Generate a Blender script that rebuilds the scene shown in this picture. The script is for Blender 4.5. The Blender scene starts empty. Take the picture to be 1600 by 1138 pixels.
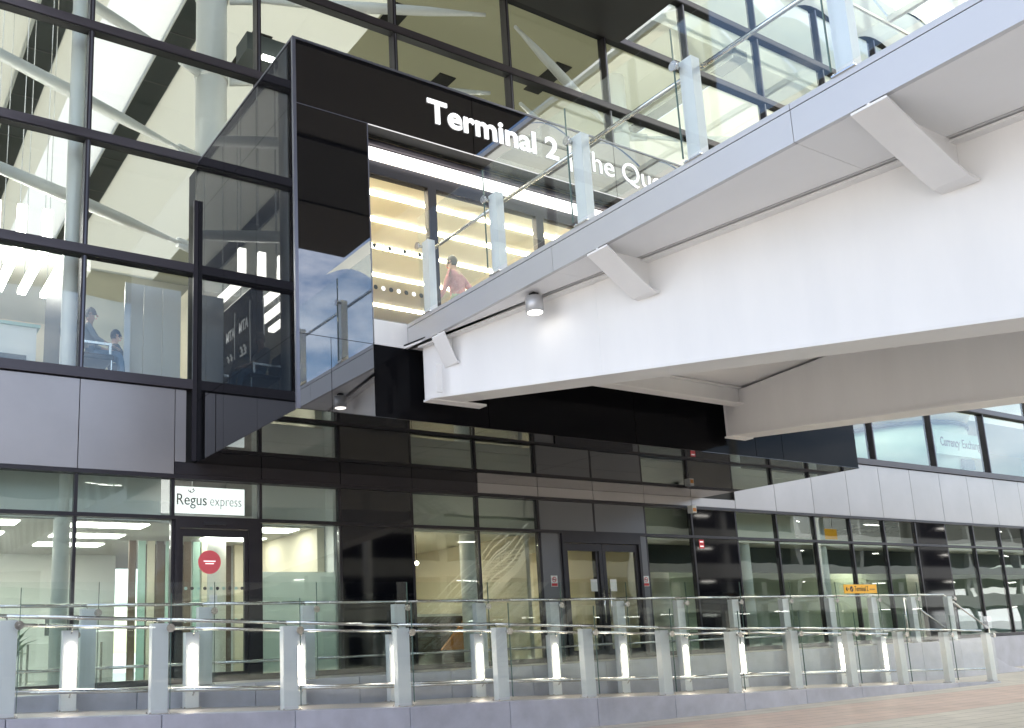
import bpy, bmesh, math, random
import numpy as np
from mathutils import Matrix, Vector
random.seed(7)
R_ = math.radians
sc = bpy.context.scene
C = sc.collection
EYE = 1.42
# ------------------------------------------------------------------ camera
def make_camera():
    a, b, c = R_(32.1212), R_(11.2172), R_(2.1564)
    f = Vector((math.sin(a)*math.cos(b), math.cos(a)*math.cos(b), math.sin(b)))
    r = Vector((math.cos(a), -math.sin(a), 0)); d = f.cross(r)
    r2 = math.cos(c)*r + math.sin(c)*d; d2 = -math.sin(c)*r + math.cos(c)*d
    up, back = -d2, -f
    cam = bpy.data.cameras.new('camera'); o = bpy.data.objects.new('camera', cam); C.objects.link(o)
    o.matrix_world = Matrix(((r2.x, up.x, back.x, 0), (r2.y, up.y, back.y, 0), (r2.z, up.z, back.z, EYE), (0, 0, 0, 1)))
    cam.sensor_fit = 'HORIZONTAL'; cam.sensor_width = 36; cam.lens = 36*1451.16/1600
    cam.shift_x = (800-643.51)/1600; cam.shift_y = (710.92-569)/1600
    cam.clip_start = 0.05; cam.clip_end = 2000
    sc.camera = o
make_camera()
# ------------------------------------------------------------------ sky and sun
SUN_EL, SUN_AZ = 58, 20          # sun stands behind the terminal, high (azimuth from +Y towards +X)
world = bpy.data.worlds.new('World'); sc.world = world; world.use_nodes = True
nt = world.node_tree; bg = nt.nodes['Background']
sky = nt.nodes.new('ShaderNodeTexSky'); sky.sky_type = 'NISHITA'; sky.sun_disc = False
sky.sun_elevation = R_(SUN_EL); sky.sun_rotation = R_(SUN_AZ); sky.dust_density = 0.6; sky.ozone_density = 1.5
tc = nt.nodes.new('ShaderNodeTexCoord'); mp = nt.nodes.new('ShaderNodeMapping'); mp.inputs['Scale'].default_value = (1.0, 1.0, 2.2); mp.inputs['Location'].default_value = (1.3, 0, 0)
nz = nt.nodes.new('ShaderNodeTexNoise'); nz.inputs['Scale'].default_value = 2.6; nz.inputs['Detail'].default_value = 9; nz.inputs['Roughness'].default_value = 0.58; nz.inputs['Distortion'].default_value = 0.25
cr = nt.nodes.new('ShaderNodeValToRGB'); cr.color_ramp.elements[0].position = 0.44; cr.color_ramp.elements[1].position = 0.66
mx = nt.nodes.new('ShaderNodeMix'); mx.data_type = 'RGBA'; mx.inputs[7].default_value = (10.5, 10.5, 10.8, 1)
L = nt.links.new
L(tc.outputs['Generated'], mp.inputs[0]); L(mp.outputs[0], nz.inputs['Vector']); L(nz.outputs['Fac'], cr.inputs[0])
L(cr.outputs[0], mx.inputs[0]); L(sky.outputs[0], mx.inputs[6]); L(mx.outputs[2], bg.inputs['Color'])
bg.inputs['Strength'].default_value = 0.15
sun = bpy.data.lights.new('sun', 'SUN'); sun.energy = 3.0; sun.angle = R_(0.6); sun.color = (1, 0.95, 0.87)
so = bpy.data.objects.new('sun', sun); C.objects.link(so)
sd = Vector((math.sin(R_(SUN_AZ))*math.cos(R_(SUN_EL)), math.cos(R_(SUN_AZ))*math.cos(R_(SUN_EL)), math.sin(R_(SUN_EL))))
so.rotation_euler = sd.to_track_quat('Z', 'Y').to_euler(); so.location = (0, 0, 60)
vs = sc.view_settings; vs.view_transform = 'Standard'; vs.look = 'None'; vs.exposure = 1.40; vs.gamma = 1; vs.use_curve_mapping = False
cy = sc.cycles; cy.use_denoising = True; cy.max_bounces = 8; cy.diffuse_bounces = 4; cy.glossy_bounces = 5; cy.transparent_max_bounces = 24; cy.transmission_bounces = 6
cy.caustics_reflective = False; cy.caustics_refractive = False; cy.sample_clamp_indirect = 6
# ------------------------------------------------------------------ materials
def newmat(n):
    m = bpy.data.materials.new(n); m.use_nodes = True; return m, m.node_tree, m.node_tree.nodes['Principled BSDF']
def pbr(n, col, rough=0.5, metal=0.0, spec=0.5, noise=0.0, nscale=6.0, bump=0.0, bscale=40.0, emit=None, es=0, coat=0, stretch=(1, 1, 1), rnoise=0.0):
    m, t, b = newmat(n)
    b.inputs['Base Color'].default_value = (*col, 1); b.inputs['Roughness'].default_value = rough; b.inputs['Metallic'].default_value = metal
    b.inputs['Specular IOR Level'].default_value = spec; b.inputs['Coat Weight'].default_value = coat
    if noise or rnoise or bump:
        co = t.nodes.new('ShaderNodeTexCoord'); mpn = t.nodes.new('ShaderNodeMapping'); mpn.inputs['Scale'].default_value = stretch
        geo = t.nodes.new('ShaderNodeNewGeometry')
        t.links.new(geo.outputs['Position'], mpn.inputs[0])
    if noise or rnoise:
        n1 = t.nodes.new('ShaderNodeTexNoise'); n1.inputs['Scale'].default_value = nscale; n1.inputs['Detail'].default_value = 7; n1.inputs['Roughness'].default_value = 0.6
        t.links.new(mpn.outputs[0], n1.inputs['Vector'])
    if noise:
        mr = t.nodes.new('ShaderNodeMapRange'); mr.inputs[1].default_value = 0.3; mr.inputs[2].default_value = 0.7; mr.inputs[3].default_value = 1-noise; mr.inputs[4].default_value = 1+noise
        t.links.new(n1.outputs['Fac'], mr.inputs[0])
        oi = t.nodes.new('ShaderNodeObjectInfo'); mr2 = t.nodes.new('ShaderNodeMapRange'); mr2.inputs[3].default_value = 1-noise*0.5; mr2.inputs[4].default_value = 1+noise*0.5
        t.links.new(oi.outputs['Random'], mr2.inputs[0])
        mu = t.nodes.new('ShaderNodeMath'); mu.operation = 'MULTIPLY'; t.links.new(mr.outputs[0], mu.inputs[0]); t.links.new(mr2.outputs[0], mu.inputs[1])
        vm = t.nodes.new('ShaderNodeVectorMath'); vm.operation = 'SCALE'; vm.inputs[0].default_value = col
        t.links.new(mu.outputs[0], vm.inputs['Scale']); t.links.new(vm.outputs[0], b.inputs['Base Color'])
    if rnoise:
        mr3 = t.nodes.new('ShaderNodeMapRange'); mr3.inputs[1].default_value = 0.3; mr3.inputs[2].default_value = 0.7; mr3.inputs[3].default_value = max(0, rough-rnoise); mr3.inputs[4].default_value = rough+rnoise
        t.links.new(n1.outputs['Fac'], mr3.inputs[0]); t.links.new(mr3.outputs[0], b.inputs['Roughness'])
    if bump:
        n2 = t.nodes.new('ShaderNodeTexNoise'); n2.inputs['Scale'].default_value = bscale; n2.inputs['Detail'].default_value = 5
        t.links.new(mpn.outputs[0], n2.inputs['Vector'])
        bp = t.nodes.new('ShaderNodeBump'); bp.inputs['Strength'].default_value = bump; bp.inputs['Distance'].default_value = 0.02
        t.links.new(n2.outputs['Fac'], bp.inputs['Height']); t.links.new(bp.outputs[0], b.inputs['Normal'])
    if emit: b.inputs['Emission Color'].default_value = (*emit, 1); b.inputs['Emission Strength'].default_value = es
    return m
def wavy(t, scale, dist, stretch=(1, 1, 1)):
    geo = t.nodes.new('ShaderNodeNewGeometry'); mpn = t.nodes.new('ShaderNodeMapping'); mpn.inputs['Scale'].default_value = stretch
    n2 = t.nodes.new('ShaderNodeTexNoise'); n2.inputs['Scale'].default_value = scale; n2.inputs['Detail'].default_value = 1.0
    bp = t.nodes.new('ShaderNodeBump'); bp.inputs['Strength'].default_value = 1.0; bp.inputs['Distance'].default_value = dist
    t.links.new(geo.outputs['Position'], mpn.inputs[0]); t.links.new(mpn.outputs[0], n2.inputs['Vector']); t.links.new(n2.outputs['Fac'], bp.inputs['Height'])
    return bp
def fresnel(t, ior):
    fr = t.nodes.new('ShaderNodeFresnel'); geo = t.nodes.new('ShaderNodeNewGeometry'); mr = t.nodes.new('ShaderNodeMapRange')
    mr.inputs[3].default_value = ior; mr.inputs[4].default_value = 1/ior
    t.links.new(geo.outputs['Backfacing'], mr.inputs[0]); t.links.new(mr.outputs[0], fr.inputs['IOR']); return fr
def glass(n, tint, ior, wave=0.0, wscale=0.9, rough=0.0, haze=0.0, hcol=(0.8, 0.85, 0.83)):
    m = bpy.data.materials.new(n); m.use_nodes = True; t = m.node_tree; t.nodes.clear()
    out = t.nodes.new('ShaderNodeOutputMaterial'); tr = t.nodes.new('ShaderNodeBsdfTransparent'); tr.inputs[0].default_value = (*tint, 1)
    gl = t.nodes.new('ShaderNodeBsdfGlossy'); gl.inputs['Roughness'].default_value = rough; gl.inputs[0].default_value = (0.96, 0.98, 0.98, 1)
    fr = fresnel(t, ior)
    ms = t.nodes.new('ShaderNodeMixShader')
    if wave:
        bp = wavy(t, wscale, wave); t.links.new(bp.outputs[0], gl.inputs['Normal'])
    base = tr.outputs[0]
    if haze:
        df = t.nodes.new('ShaderNodeBsdfDiffuse'); df.inputs[0].default_value = (*hcol, 1); tl = t.nodes.new('ShaderNodeBsdfTranslucent'); tl.inputs[0].default_value = (*hcol, 1)
        m2 = t.nodes.new('ShaderNodeMixShader'); t.links.new(df.outputs[0], m2.inputs[1]); t.links.new(tl.outputs[0], m2.inputs[2])
        m3 = t.nodes.new('ShaderNodeMixShader'); m3.inputs[0].default_value = haze; t.links.new(tr.outputs[0], m3.inputs[1]); t.links.new(m2.outputs[0], m3.inputs[2]); base = m3.outputs[0]
    t.links.new(fr.outputs[0], ms.inputs[0]); t.links.new(base, ms.inputs[1]); t.links.new(gl.outputs[0], ms.inputs[2]); t.links.new(ms.outputs[0], out.inputs[0])
    return m
def mirror_black(n, ior, col=(0.006, 0.006, 0.007), wave=0.0, rough=0.015):
    m, t, b = newmat(n)
    t.nodes.remove(b); out = t.nodes['Material Output']
    df = t.nodes.new('ShaderNodeBsdfDiffuse'); df.inputs[0].default_value = (*col, 1)
    gl = t.nodes.new('ShaderNodeBsdfGlossy'); gl.inputs['Roughness'].default_value = rough; gl.inputs[0].default_value = (0.95, 0.95, 0.97, 1)
    fr = t.nodes.new('ShaderNodeFresnel'); fr.inputs['IOR'].default_value = ior; ms = t.nodes.new('ShaderNodeMixShader')
    if wave:
        bp = wavy(t, 0.6, wave); t.links.new(bp.outputs[0], gl.inputs['Normal'])
    t.links.new(fr.outputs[0], ms.inputs[0]); t.links.new(df.outputs[0], ms.inputs[1]); t.links.new(gl.outputs[0], ms.inputs[2]); t.links.new(ms.outputs[0], out.inputs[0])
    return m
def emis(n, col, s):
    return pbr(n, (0.8, 0.8, 0.8), 0.4, emit=col, es=s)

M = {}
M['white'] = pbr('white_steel_paint', (0.83, 0.815, 0.795), 0.42, noise=0.035, nscale=1.1, rnoise=0.06, stretch=(1.6, 1.6, .35))
M['soffit'] = pbr('white_soffit_panel', (0.83, 0.82, 0.805), 0.5, noise=0.03, nscale=0.8)
M['fascia'] = pbr('silver_fascia', (0.55, 0.545, 0.545), 0.38, 0.45, noise=0.02, nscale=1.0)
M['post'] = pbr('pale_blue_grey_post', (0.78, 0.80, 0.815), 0.36, 0.1, noise=0.03, nscale=3)
M['steel'] = pbr('brushed_stainless', (0.72, 0.70, 0.67), 0.22, 1.0, rnoise=0.08, nscale=30)
M['brightrail'] = pbr('white_painted_rail', (.85, .85, .84), .3)
M['dark'] = pbr('dark_aluminium', (0.035, 0.031, 0.037), 0.38, 0.3, noise=0.10, nscale=2.5, rnoise=0.08)
M['transom'] = pbr('plum_grey_aluminium', (0.075, 0.066, 0.076), 0.36, 0.35, noise=0.12, nscale=1.5, rnoise=0.08, stretch=(0.4, 1, 3))
M['panel'] = pbr('satin_spandrel_metal', (0.42, 0.395, 0.395), 0.34, 0.6, noise=0.07, nscale=0.7)
M['panel2'] = pbr('grey_cladding_metal', (0.17, 0.17, 0.18), 0.33, 0.5, noise=0.04, nscale=0.7)
M['gap'] = pbr('black_gasket', (0.008, 0.008, 0.008), 0.7)
M['black'] = mirror_black('black_mirror_glass', 2.8, wave=0.0012)
M['atm'] = mirror_black('black_screen_glass', 9.0)
M['blackside'] = mirror_black('black_mirror_glass_side', 1.36, wave=0.0010)
M['blacksof'] = mirror_black('black_mirror_soffit', 1.6, wave=0.002)
M['blackflat'] = pbr('black_back_painted_glass', (0.008, 0.008, 0.011), 0.04, spec=0.6)
M['blackap'] = mirror_black('black_apron_glass', 1.14, rough=.03)
M['trim'] = pbr('slate_edge_trim', (0.20, 0.20, 0.24), 0.3, 0.7)
M['glass'] = glass('curtain_wall_glass', (0.93, 0.955, 0.94), 1.66, wave=0.0035, wscale=0.75)
M['glasslow'] = glass('shopfront_glass', (0.88, 0.93, 0.91), 1.72, wave=0.0045, wscale=0.8)
M['glassbal'] = glass('balustrade_glass', (0.968, 0.986, 0.98), 1.38, wave=0.0008)
M['glassbr'] = glass('bridge_balustrade_glass', (0.965, 0.985, 0.978), 1.5, wave=0.0008)
M['frost'] = glass('frosted_film_glass', (0.8, 0.86, 0.84), 1.5, haze=0.75)
M['edge'] = pbr('green_glass_edge', (0.10, 0.16, 0.14), 0.15)
M['stone'] = pbr('blue_grey_granite', (0.45, 0.455, 0.52), 0.5, noise=0.13, nscale=3.0, bump=0.10, bscale=120, rnoise=0.12)
M['deck'] = pbr('buff_ramp_paving', (0.52, 0.48, 0.43), 0.4, noise=0.08, nscale=5, bump=0.05, bscale=150)
M['beige'] = pbr('beige_ceiling', (0.68, 0.66, 0.56), 0.6, noise=0.02, nscale=0.5)
M['cream'] = pbr('cream_wall', (0.70, 0.64, 0.50), 0.6, noise=0.03, nscale=0.5)
M['intwhite'] = pbr('interior_white', (0.82, 0.83, 0.80), 0.5)
M['ceilgrey'] = pbr('grey_office_ceiling', (0.50, 0.49, 0.46), 0.6)
M['colwhite'] = pbr('column_white_paint', (0.86, 0.87, 0.86), 0.3, noise=0.02, nscale=1)
M['board'] = pbr('sky_white_board', (.86, .88, .90), .12, spec=.8, coat=.5)  # white put into the colour for sky reflected in the panels
M['slot'] = pbr('dark_service_slot', (0.07, 0.082, 0.085), 0.5)
def translucent(n, col, k):
    m, t, b = newmat(n); t.nodes.remove(b); out = t.nodes['Material Output']
    df = t.nodes.new('ShaderNodeBsdfDiffuse'); df.inputs[0].default_value = (*col, 1); tl = t.nodes.new('ShaderNodeBsdfTranslucent'); tl.inputs[0].default_value = (*col, 1)
    ms = t.nodes.new('ShaderNodeMixShader'); ms.inputs[0].default_value = k; t.links.new(df.outputs[0], ms.inputs[1]); t.links.new(tl.outputs[0], ms.inputs[2]); t.links.new(ms.outputs[0], out.inputs[0]); return m
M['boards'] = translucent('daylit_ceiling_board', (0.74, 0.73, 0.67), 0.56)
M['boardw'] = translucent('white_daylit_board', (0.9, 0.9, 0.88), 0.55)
M['boardd'] = translucent('shaded_ceiling_board', (0.56, 0.545, 0.42), 0.24)  # shade of the centre boards put into a darker colour
M['glowboard'] = pbr('glow_sign_board', (0.85, 0.86, 0.85), .4, emit=(1, 1, 1), es=0.5)  # glow added so the board reads bright white
M['intfloor'] = pbr('interior_grey_floor', (0.34, 0.34, 0.33), 0.18, noise=0.05, nscale=2)
M['sage'] = pbr('sage_wall', (0.42, 0.50, 0.42), 0.6, noise=.08, nscale=.6)
M['leaf'] = pbr('plant_leaf', (.05, .11, .035), .5)
M['wood'] = pbr('dark_wood_wall', (0.11, 0.075, 0.05), 0.45, noise=0.2, nscale=2, stretch=(6, 6, 0.6))
M['lamp'] = emis('lit_ceiling_panel', (1, 0.96, 0.88), 6.5)
M['lampw'] = emis('lit_linear_lamp', (1, 0.88, 0.68), 18.0)
M['led'] = emis('lit_post_strip', (1, 0.88, 0.70), 14.0)
M['down'] = emis('lit_downlight_lens', (1, 0.95, 0.86), 3.5)
M['cove'] = emis('lit_cove_strip', (1, 0.97, 0.95), 1.3)
M['signwhite'] = pbr('white_sign_letter', (0.85, 0.85, 0.85), 0.4, emit=(1, 1, 1), es=0.35)
M['atmtext'] = pbr('white_print', (.85, .85, .85), .5)
M['ink'] = pbr('dark_letter_ink', (0.03, 0.03, 0.035), 0.5)
M['inkgrey'] = pbr('grey_letter_ink', (0.22, 0.22, 0.23), 0.5)
M['red'] = pbr('coral_red_vinyl', (0.96, 0.15, 0.17), 0.5)
M['signred'] = pbr('red_sign_print', (0.65, 0.03, 0.04), 0.45)
M['yellow'] = pbr('amber_sign_face', (0.90, 0.46, 0.03), 0.4)
M['amberlit'] = pbr('lit_amber_sign', (.8, .42, .05), .4, emit=(1, .5, .04), es=.12)
M['orange'] = pbr('orange_laminate', (0.75, 0.28, 0.02), 0.4)
M['mint'] = pbr('mint_counter', (0.42, 0.62, 0.54), 0.35)
M['chair'] = pbr('black_leather_seat', (0.02, 0.02, 0.022), 0.4)
M['roofdark'] = pbr('dark_roof_soffit', (0.02, 0.019, 0.019), 0.5, noise=0.1, nscale=0.4)
M['rooftan'] = pbr('taupe_roof_soffit', (0.05, 0.044, 0.04), 0.5)
M['concrete'] = pbr('car_park_concrete', (0.17, 0.17, 0.16), 0.8, noise=0.1, nscale=0.6)
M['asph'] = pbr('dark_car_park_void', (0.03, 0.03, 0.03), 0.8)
# ------------------------------------------------------------------ mesh helpers
class MB:
    def __init__(s): s.v = []; s.f = []
    def box(s, x0, x1, y0, y1, z0, z1):
        n = len(s.v)
        s.v += [(x0, y0, z0), (x1, y0, z0), (x1, y1, z0), (x0, y1, z0), (x0, y0, z1), (x1, y0, z1), (x1, y1, z1), (x0, y1, z1)]
        s.f += [tuple(n+i for i in q) for q in ((0, 3, 2, 1), (4, 5, 6, 7), (0, 1, 5, 4), (1, 2, 6, 5), (2, 3, 7, 6), (3, 0, 4, 7))]
        return s
    def hexa(s, p):           # 8 points: bottom 4 (ccw) then top 4
        n = len(s.v); s.v += [tuple(q) for q in p]
        s.f += [tuple(n+i for i in q) for q in ((0, 3, 2, 1), (4, 5, 6, 7), (0, 1, 5, 4), (1, 2, 6, 5), (2, 3, 7, 6), (3, 0, 4, 7))]
        return s
    def tube(s, a, b, r0, r1=None, n=12, caps=True):
        r1 = r0 if r1 is None else r1
        a, b = Vector(a), Vector(b); d = (b-a).normalized(); u = d.orthogonal().normalized(); w = d.cross(u)
        k = len(s.v)
        for p, r in ((a, r0), (b, r1)):
            for i in range(n):
                t = 2*math.pi*i/n; s.v.append(tuple(p + r*(math.cos(t)*u + math.sin(t)*w)))
        for i in range(n): s.f.append((k+i, k+(i+1) % n, k+n+(i+1) % n, k+n+i))
        if caps: s.f.append(tuple(k+i for i in reversed(range(n)))); s.f.append(tuple(k+n+i for i in range(n)))
        return s
    def lathe_path(s, pts, rs, n=12):
        for i in range(len(pts)-1): s.tube(pts[i], pts[i+1], rs[i], rs[i+1], n, caps=(i == 0 or i == len(pts)-2))
        return s
    def prism(s, poly, axis, lo, hi):     # poly in the plane normal to axis
        n = len(poly); k = len(s.v)
        for h in (lo, hi):
            for (p, q) in poly:
                s.v.append({'x': (h, p, q), 'y': (p, h, q), 'z': (p, q, h)}[axis])
        s.f.append(tuple(k+i for i in range(n))); s.f.append(tuple(k+n+i for i in reversed(range(n))))
        for i in range(n): s.f.append((k+i, k+n+i, k+n+(i+1) % n, k+(i+1) % n))
        return s
    def mesh(s, name, mat, smooth=False):
        me = bpy.data.meshes.new(name); me.from_pydata(s.v, [], s.f); me.materials.append(M[mat] if isinstance(mat, str) else mat)
        bm = bmesh.new(); bm.from_mesh(me); bmesh.ops.recalc_face_normals(bm, faces=bm.faces); bm.to_mesh(me); bm.free()
        if smooth:
            for p in me.polygons: p.use_smooth = len(p.vertices) == 4
        return me
    def build(s, name, mat, parent=None, smooth=False, bevel=0.0):
        o = bpy.data.objects.new(name, s.mesh(name, mat, smooth)); C.objects.link(o)
        if parent: o.parent = parent
        if bevel:
            b = o.modifiers.new('bevel', 'BEVEL'); b.width = bevel; b.segments = 2; b.limit_method = 'ANGLE'
        return o
def tag(o, label=None, cat=None, group=None, kind=None):
    if label: o['label'] = label
    if cat: o['category'] = cat
    if group: o['group'] = group
    if kind: o['kind'] = kind
    return o
def empty(name, loc=(0, 0, 0), label=None, cat=None, group=None):
    o = bpy.data.objects.new(name, None); C.objects.link(o); o.location = loc; o.empty_display_size = 0.1
    return tag(o, label, cat, group)
def box(name, mat, parent, x0, x1, y0, y1, z0, z1, bevel=0.0):
    return MB().box(x0, x1, y0, y1, z0, z1).build(name, mat, parent, bevel=bevel)
def inst(me, name, parent, loc):
    o = bpy.data.objects.new(name, me); C.objects.link(o); o.parent = parent; o.location = loc; return o
def text(name, s, mat, parent, loc, rot, size, width=None, bold=0.0, depth=0.004, align='LEFT', spacing=1.0):
    cu = bpy.data.curves.new(name, 'FONT'); cu.body = s; cu.size = size; cu.offset = bold; cu.extrude = depth; cu.align_x = align; cu.space_character = spacing; cu.resolution_u = 5
    o = bpy.data.objects.new(name, cu); C.objects.link(o)
    bpy.context.view_layer.update()
    dg = bpy.context.evaluated_depsgraph_get(); me = bpy.data.meshes.new_from_object(o.evaluated_get(dg)); bpy.data.objects.remove(o)
    if width:
        xs = [v.co.x for v in me.vertices]; k = width/(max(xs)-min(xs)); mn = min(xs) if align == 'LEFT' else 0
        for v in me.vertices: v.co.x = (v.co.x-mn)*k
    me.materials.clear(); me.materials.append(M[mat])
    m = bpy.data.objects.new(name, me); C.objects.link(m); m.parent = parent; m.location = loc; m.rotation_euler = rot
    return m
UP = (math.pi/2, 0, 0)          # text standing upright, read from -Y
# ================================================================== THE SETTING
YF = 14.507                      # outer face of the terminal's curtain wall
YB = 10.517                      # front of the black entrance box
WALK = 0.87                      # upper walkway / ground floor level
FL1 = 5.76                       # first-floor level
# ground: pale plaza with a pinkish paved band
def ground_mat():
    m, t, b = newmat('plaza_paving'); b.inputs['Roughness'].default_value = 0.5
    geo = t.nodes.new('ShaderNodeNewGeometry'); mpn = t.nodes.new('ShaderNodeMapping'); mpn.inputs['Rotation'].default_value = (0, 0, 0)
    br = t.nodes.new('ShaderNodeTexBrick'); br.inputs['Scale'].default_value = 1.0; br.inputs['Brick Width'].default_value = 0.6; br.inputs['Row Height'].default_value = 0.3; br.inputs['Mortar Size'].default_value = 0.010
    br.inputs['Color1'].default_value = (0.62, 0.57, 0.51, 1); br.inputs['Color2'].default_value = (0.58, 0.53, 0.48, 1); br.inputs['Mortar'].default_value = (0.34, 0.31, 0.28, 1)
    br2 = t.nodes.new('ShaderNodeTexBrick'); br2.inputs['Scale'].default_value = 1.0; br2.inputs['Brick Width'].default_value = 0.6; br2.inputs['Row Height'].default_value = 0.3; br2.inputs['Mortar Size'].default_value = 0.010
    br2.inputs['Color1'].default_value = (0.64, 0.48, 0.42, 1); br2.inputs['Color2'].default_value = (0.60, 0.46, 0.41, 1); br2.inputs['Mortar'].default_value = (0.36, 0.29, 0.26, 1)
    t.links.new(geo.outputs['Position'], mpn.inputs[0]); t.links.new(mpn.outputs[0], br.inputs['Vector']); t.links.new(mpn.outputs[0], br2.inputs['Vector'])
    sx = t.nodes.new('ShaderNodeSeparateXYZ'); t.links.new(geo.outputs['Position'], sx.inputs[0])
    def step(lo, hi):
        a = t.nodes.new('ShaderNodeMath'); a.operation = 'GREATER_THAN'; a.inputs[1].default_value = lo; t.links.new(sx.outputs['Y'], a.inputs[0])
        c = t.nodes.new('ShaderNodeMath'); c.operation = 'LESS_THAN'; c.inputs[1].default_value = hi; t.links.new(sx.outputs['Y'], c.inputs[0])
        d = t.nodes.new('ShaderNodeMath'); d.operation = 'MULTIPLY'; t.links.new(a.outputs[0], d.inputs[0]); t.links.new(c.outputs[0], d.inputs[1]); return d
    s = step(8.4, 10.5)
    nz = t.nodes.new('ShaderNodeTexNoise'); nz.inputs['Scale'].default_value = 0.8; nz.inputs['Detail'].default_value = 8; t.links.new(geo.outputs['Position'], nz.inputs['Vector'])
    mx = t.nodes.new('ShaderNodeMix'); mx.data_type = 'RGBA'; t.links.new(s.outputs[0], mx.inputs[0]); t.links.new(br.outputs[0], mx.inputs[6]); t.links.new(br2.outputs[0], mx.inputs[7])
    mr = t.nodes.new('ShaderNodeMapRange'); mr.inputs[1].default_value = 0.3; mr.inputs[2].default_value = 0.7; mr.inputs[3].default_value = 0.86; mr.inputs[4].default_value = 1.12; t.links.new(nz.outputs['Fac'], mr.inputs[0])
    vm = t.nodes.new('ShaderNodeVectorMath'); vm.operation = 'SCALE'; t.links.new(mx.outputs[2], vm.inputs[0]); t.links.new(mr.outputs[0], vm.inputs['Scale']); t.links.new(vm.outputs[0], b.inputs['Base Color'])
    bp = t.nodes.new('ShaderNodeBump'); bp.inputs['Strength'].default_value = 0.3; bp.inputs['Distance'].default_value = 0.004; bp.invert = True; t.links.new(br.outputs['Fac'], bp.inputs['Height']); t.links.new(bp.outputs[0], b.inputs['Normal'])
    return m
M['ground'] = ground_mat()
g = MB(); g.v = [(-400, -400, 0), (400, -400, 0), (400, 400, 0), (-400, 400, 0)]; g.f = [(0, 1, 2, 3)]
tag(g.build('ground', 'ground'), kind='structure')
# ramp in front of the walkway
RAMP = [(26, 0.0), (22.2, 0.0), (15.6, 0.23), (13.9, 0.25), (8.7, 0.46), (6.9, 0.49), (1.0, 0.74), (-8, 0.87)]
def rz(x):
    xs = [p[0] for p in RAMP][::-1]; zs = [p[1] for p in RAMP][::-1]
    return float(np.interp(x, xs, zs))
mb = MB()
for (xa, za), (xb, zb) in zip(RAMP[1:-1], RAMP[2:]):
    mb.hexa([(xb, 11.40, -0.1), (xa, 11.40, -0.1), (xa, 12.90, -0.1), (xb, 12.90, -0.1), (xb, 11.40, zb+0.004), (xa, 11.40, za+0.004), (xa, 12.90, za+0.004), (xb, 12.90, zb+0.004)])
ramp = tag(mb.build('ramp', 'deck'), kind='structure')
xk = 22.1
while xk > -4:                                     # granite edge blocks of the ramp
    x2 = xk-1.70
    MB().hexa([(x2+.005, 11.12, -.05), (xk-.005, 11.12, -.05), (xk-.005, 11.40, -.05), (x2+.005, 11.40, -.05),
               (x2+.005, 11.12, rz(x2)+.022), (xk-.005, 11.12, rz(xk)+.022), (xk-.005, 11.40, rz(xk)+.022), (x2+.005, 11.40, rz(x2)+.022)]).build('edge_block', 'stone', ramp, bevel=0.006)
    xk = x2
walk = tag(MB().box(-14, 24.0, 13.10, YF+0.2, -0.1, WALK).build('walkway', 'deck'), kind='structure')
xk = 24.0
while xk > -6:                                     # granite blocks of the walkway's front
    x2 = xk-1.70
    box('wall_block', 'stone', walk, x2+.005, xk-.005, 12.90, 13.10, -0.05, WALK+0.02, bevel=0.006)
    xk = x2
steps = tag(MB().box(24.0, 24.001, 13.1, 14.4, 0, 0.01).build('steps', 'deck'), kind='structure')
for i in range(5):
    box('step', 'deck', steps, 24.0+i*0.34, 24.0+(i+1)*0.34+0.02, 13.10, 14.42, -0.05, WALK-(i+1)*0.15+0.03, bevel=0.008)
MB().prism([(24.0, 0), (26.9, 0), (26.9, 0.06), (26.2, 0.16), (24.9, 0.70), (24.4, WALK), (24.0, WALK)], 'y', 12.9, 13.10).build('cheek_wall', 'stone', steps, bevel=0.006)
box('facade_base', 'stone', steps, 25.72, 60, YF-0.25, YF-0.05, -0.05, WALK)
# ================================================================== TERMINAL BUILDING
T = empty('terminal_building', (9, YF, 0), 'glass fronted airport terminal with dark transoms and grey spandrel panels', 'building')
T.location = (0, 0, 0)
XL, XR = -5.94, 51.06
TOP = 23.66
TZ = [7.625, 9.64, 11.64, 13.66, 15.62, 17.63, 19.64, 21.65]            # undersides of the upper transoms
TH = 0.165
BX0, BX1, BZ0, BZ1 = 4.905, 16.9, 4.368, 9.69      # entrance box
def clear_of_box(x0, x1, z0, z1): return x1 <= BX0+0.3 or x0 >= BX1-0.3 or z1 <= BZ0+.05 or z0 >= BZ1-.1
# upper mullions every 3 m, transoms, panes
levels = [FL1-0.01] + [z+TH for z in TZ]
tops = TZ + [TOP]
xs_up = [0.06+3*j for j in range(-2, 18)]
for x in xs_up:
    segs = [(5.59, TOP)]
    if BX0 < x < BX1: segs = [(BZ1-0.2, TOP)]
    for z0, z1 in segs:
        MB().box(x-0.04, x+0.04, YF-0.05, YF+0.16, z0, z1).build('mullion', 'dark', T)
        MB().box(x-0.012, x+0.012, YF-0.062, YF-0.048, z0, z1).build('mullion_cap', 'trim', T)
def spans(z0, z1):                                 # X runs of a horizontal member, broken at the entrance box
    if BZ0-0.05 < (z0+z1)/2 < BZ1-0.02: return [(XL, BX0+0.02), (BX1-0.02, XR)]
    return [(XL, XR)]
for z in TZ + [TOP]:
    for x0, x1 in spans(z, z+TH):
        MB().box(x0, x1, YF-0.09, YF+0.12, z+0.012, z+TH).build('transom', 'transom', T)
        MB().box(x0, x1, YF-0.075, YF+0.10, z-0.012, z+0.010).build('transom_gasket', 'gap', T)
for x0, x1 in spans(5.6, 5.7): MB().box(x0, x1, YF-0.10, YF+0.14, 5.592, 5.752).build('sill', 'transom', T)
pane_me = {}
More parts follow.
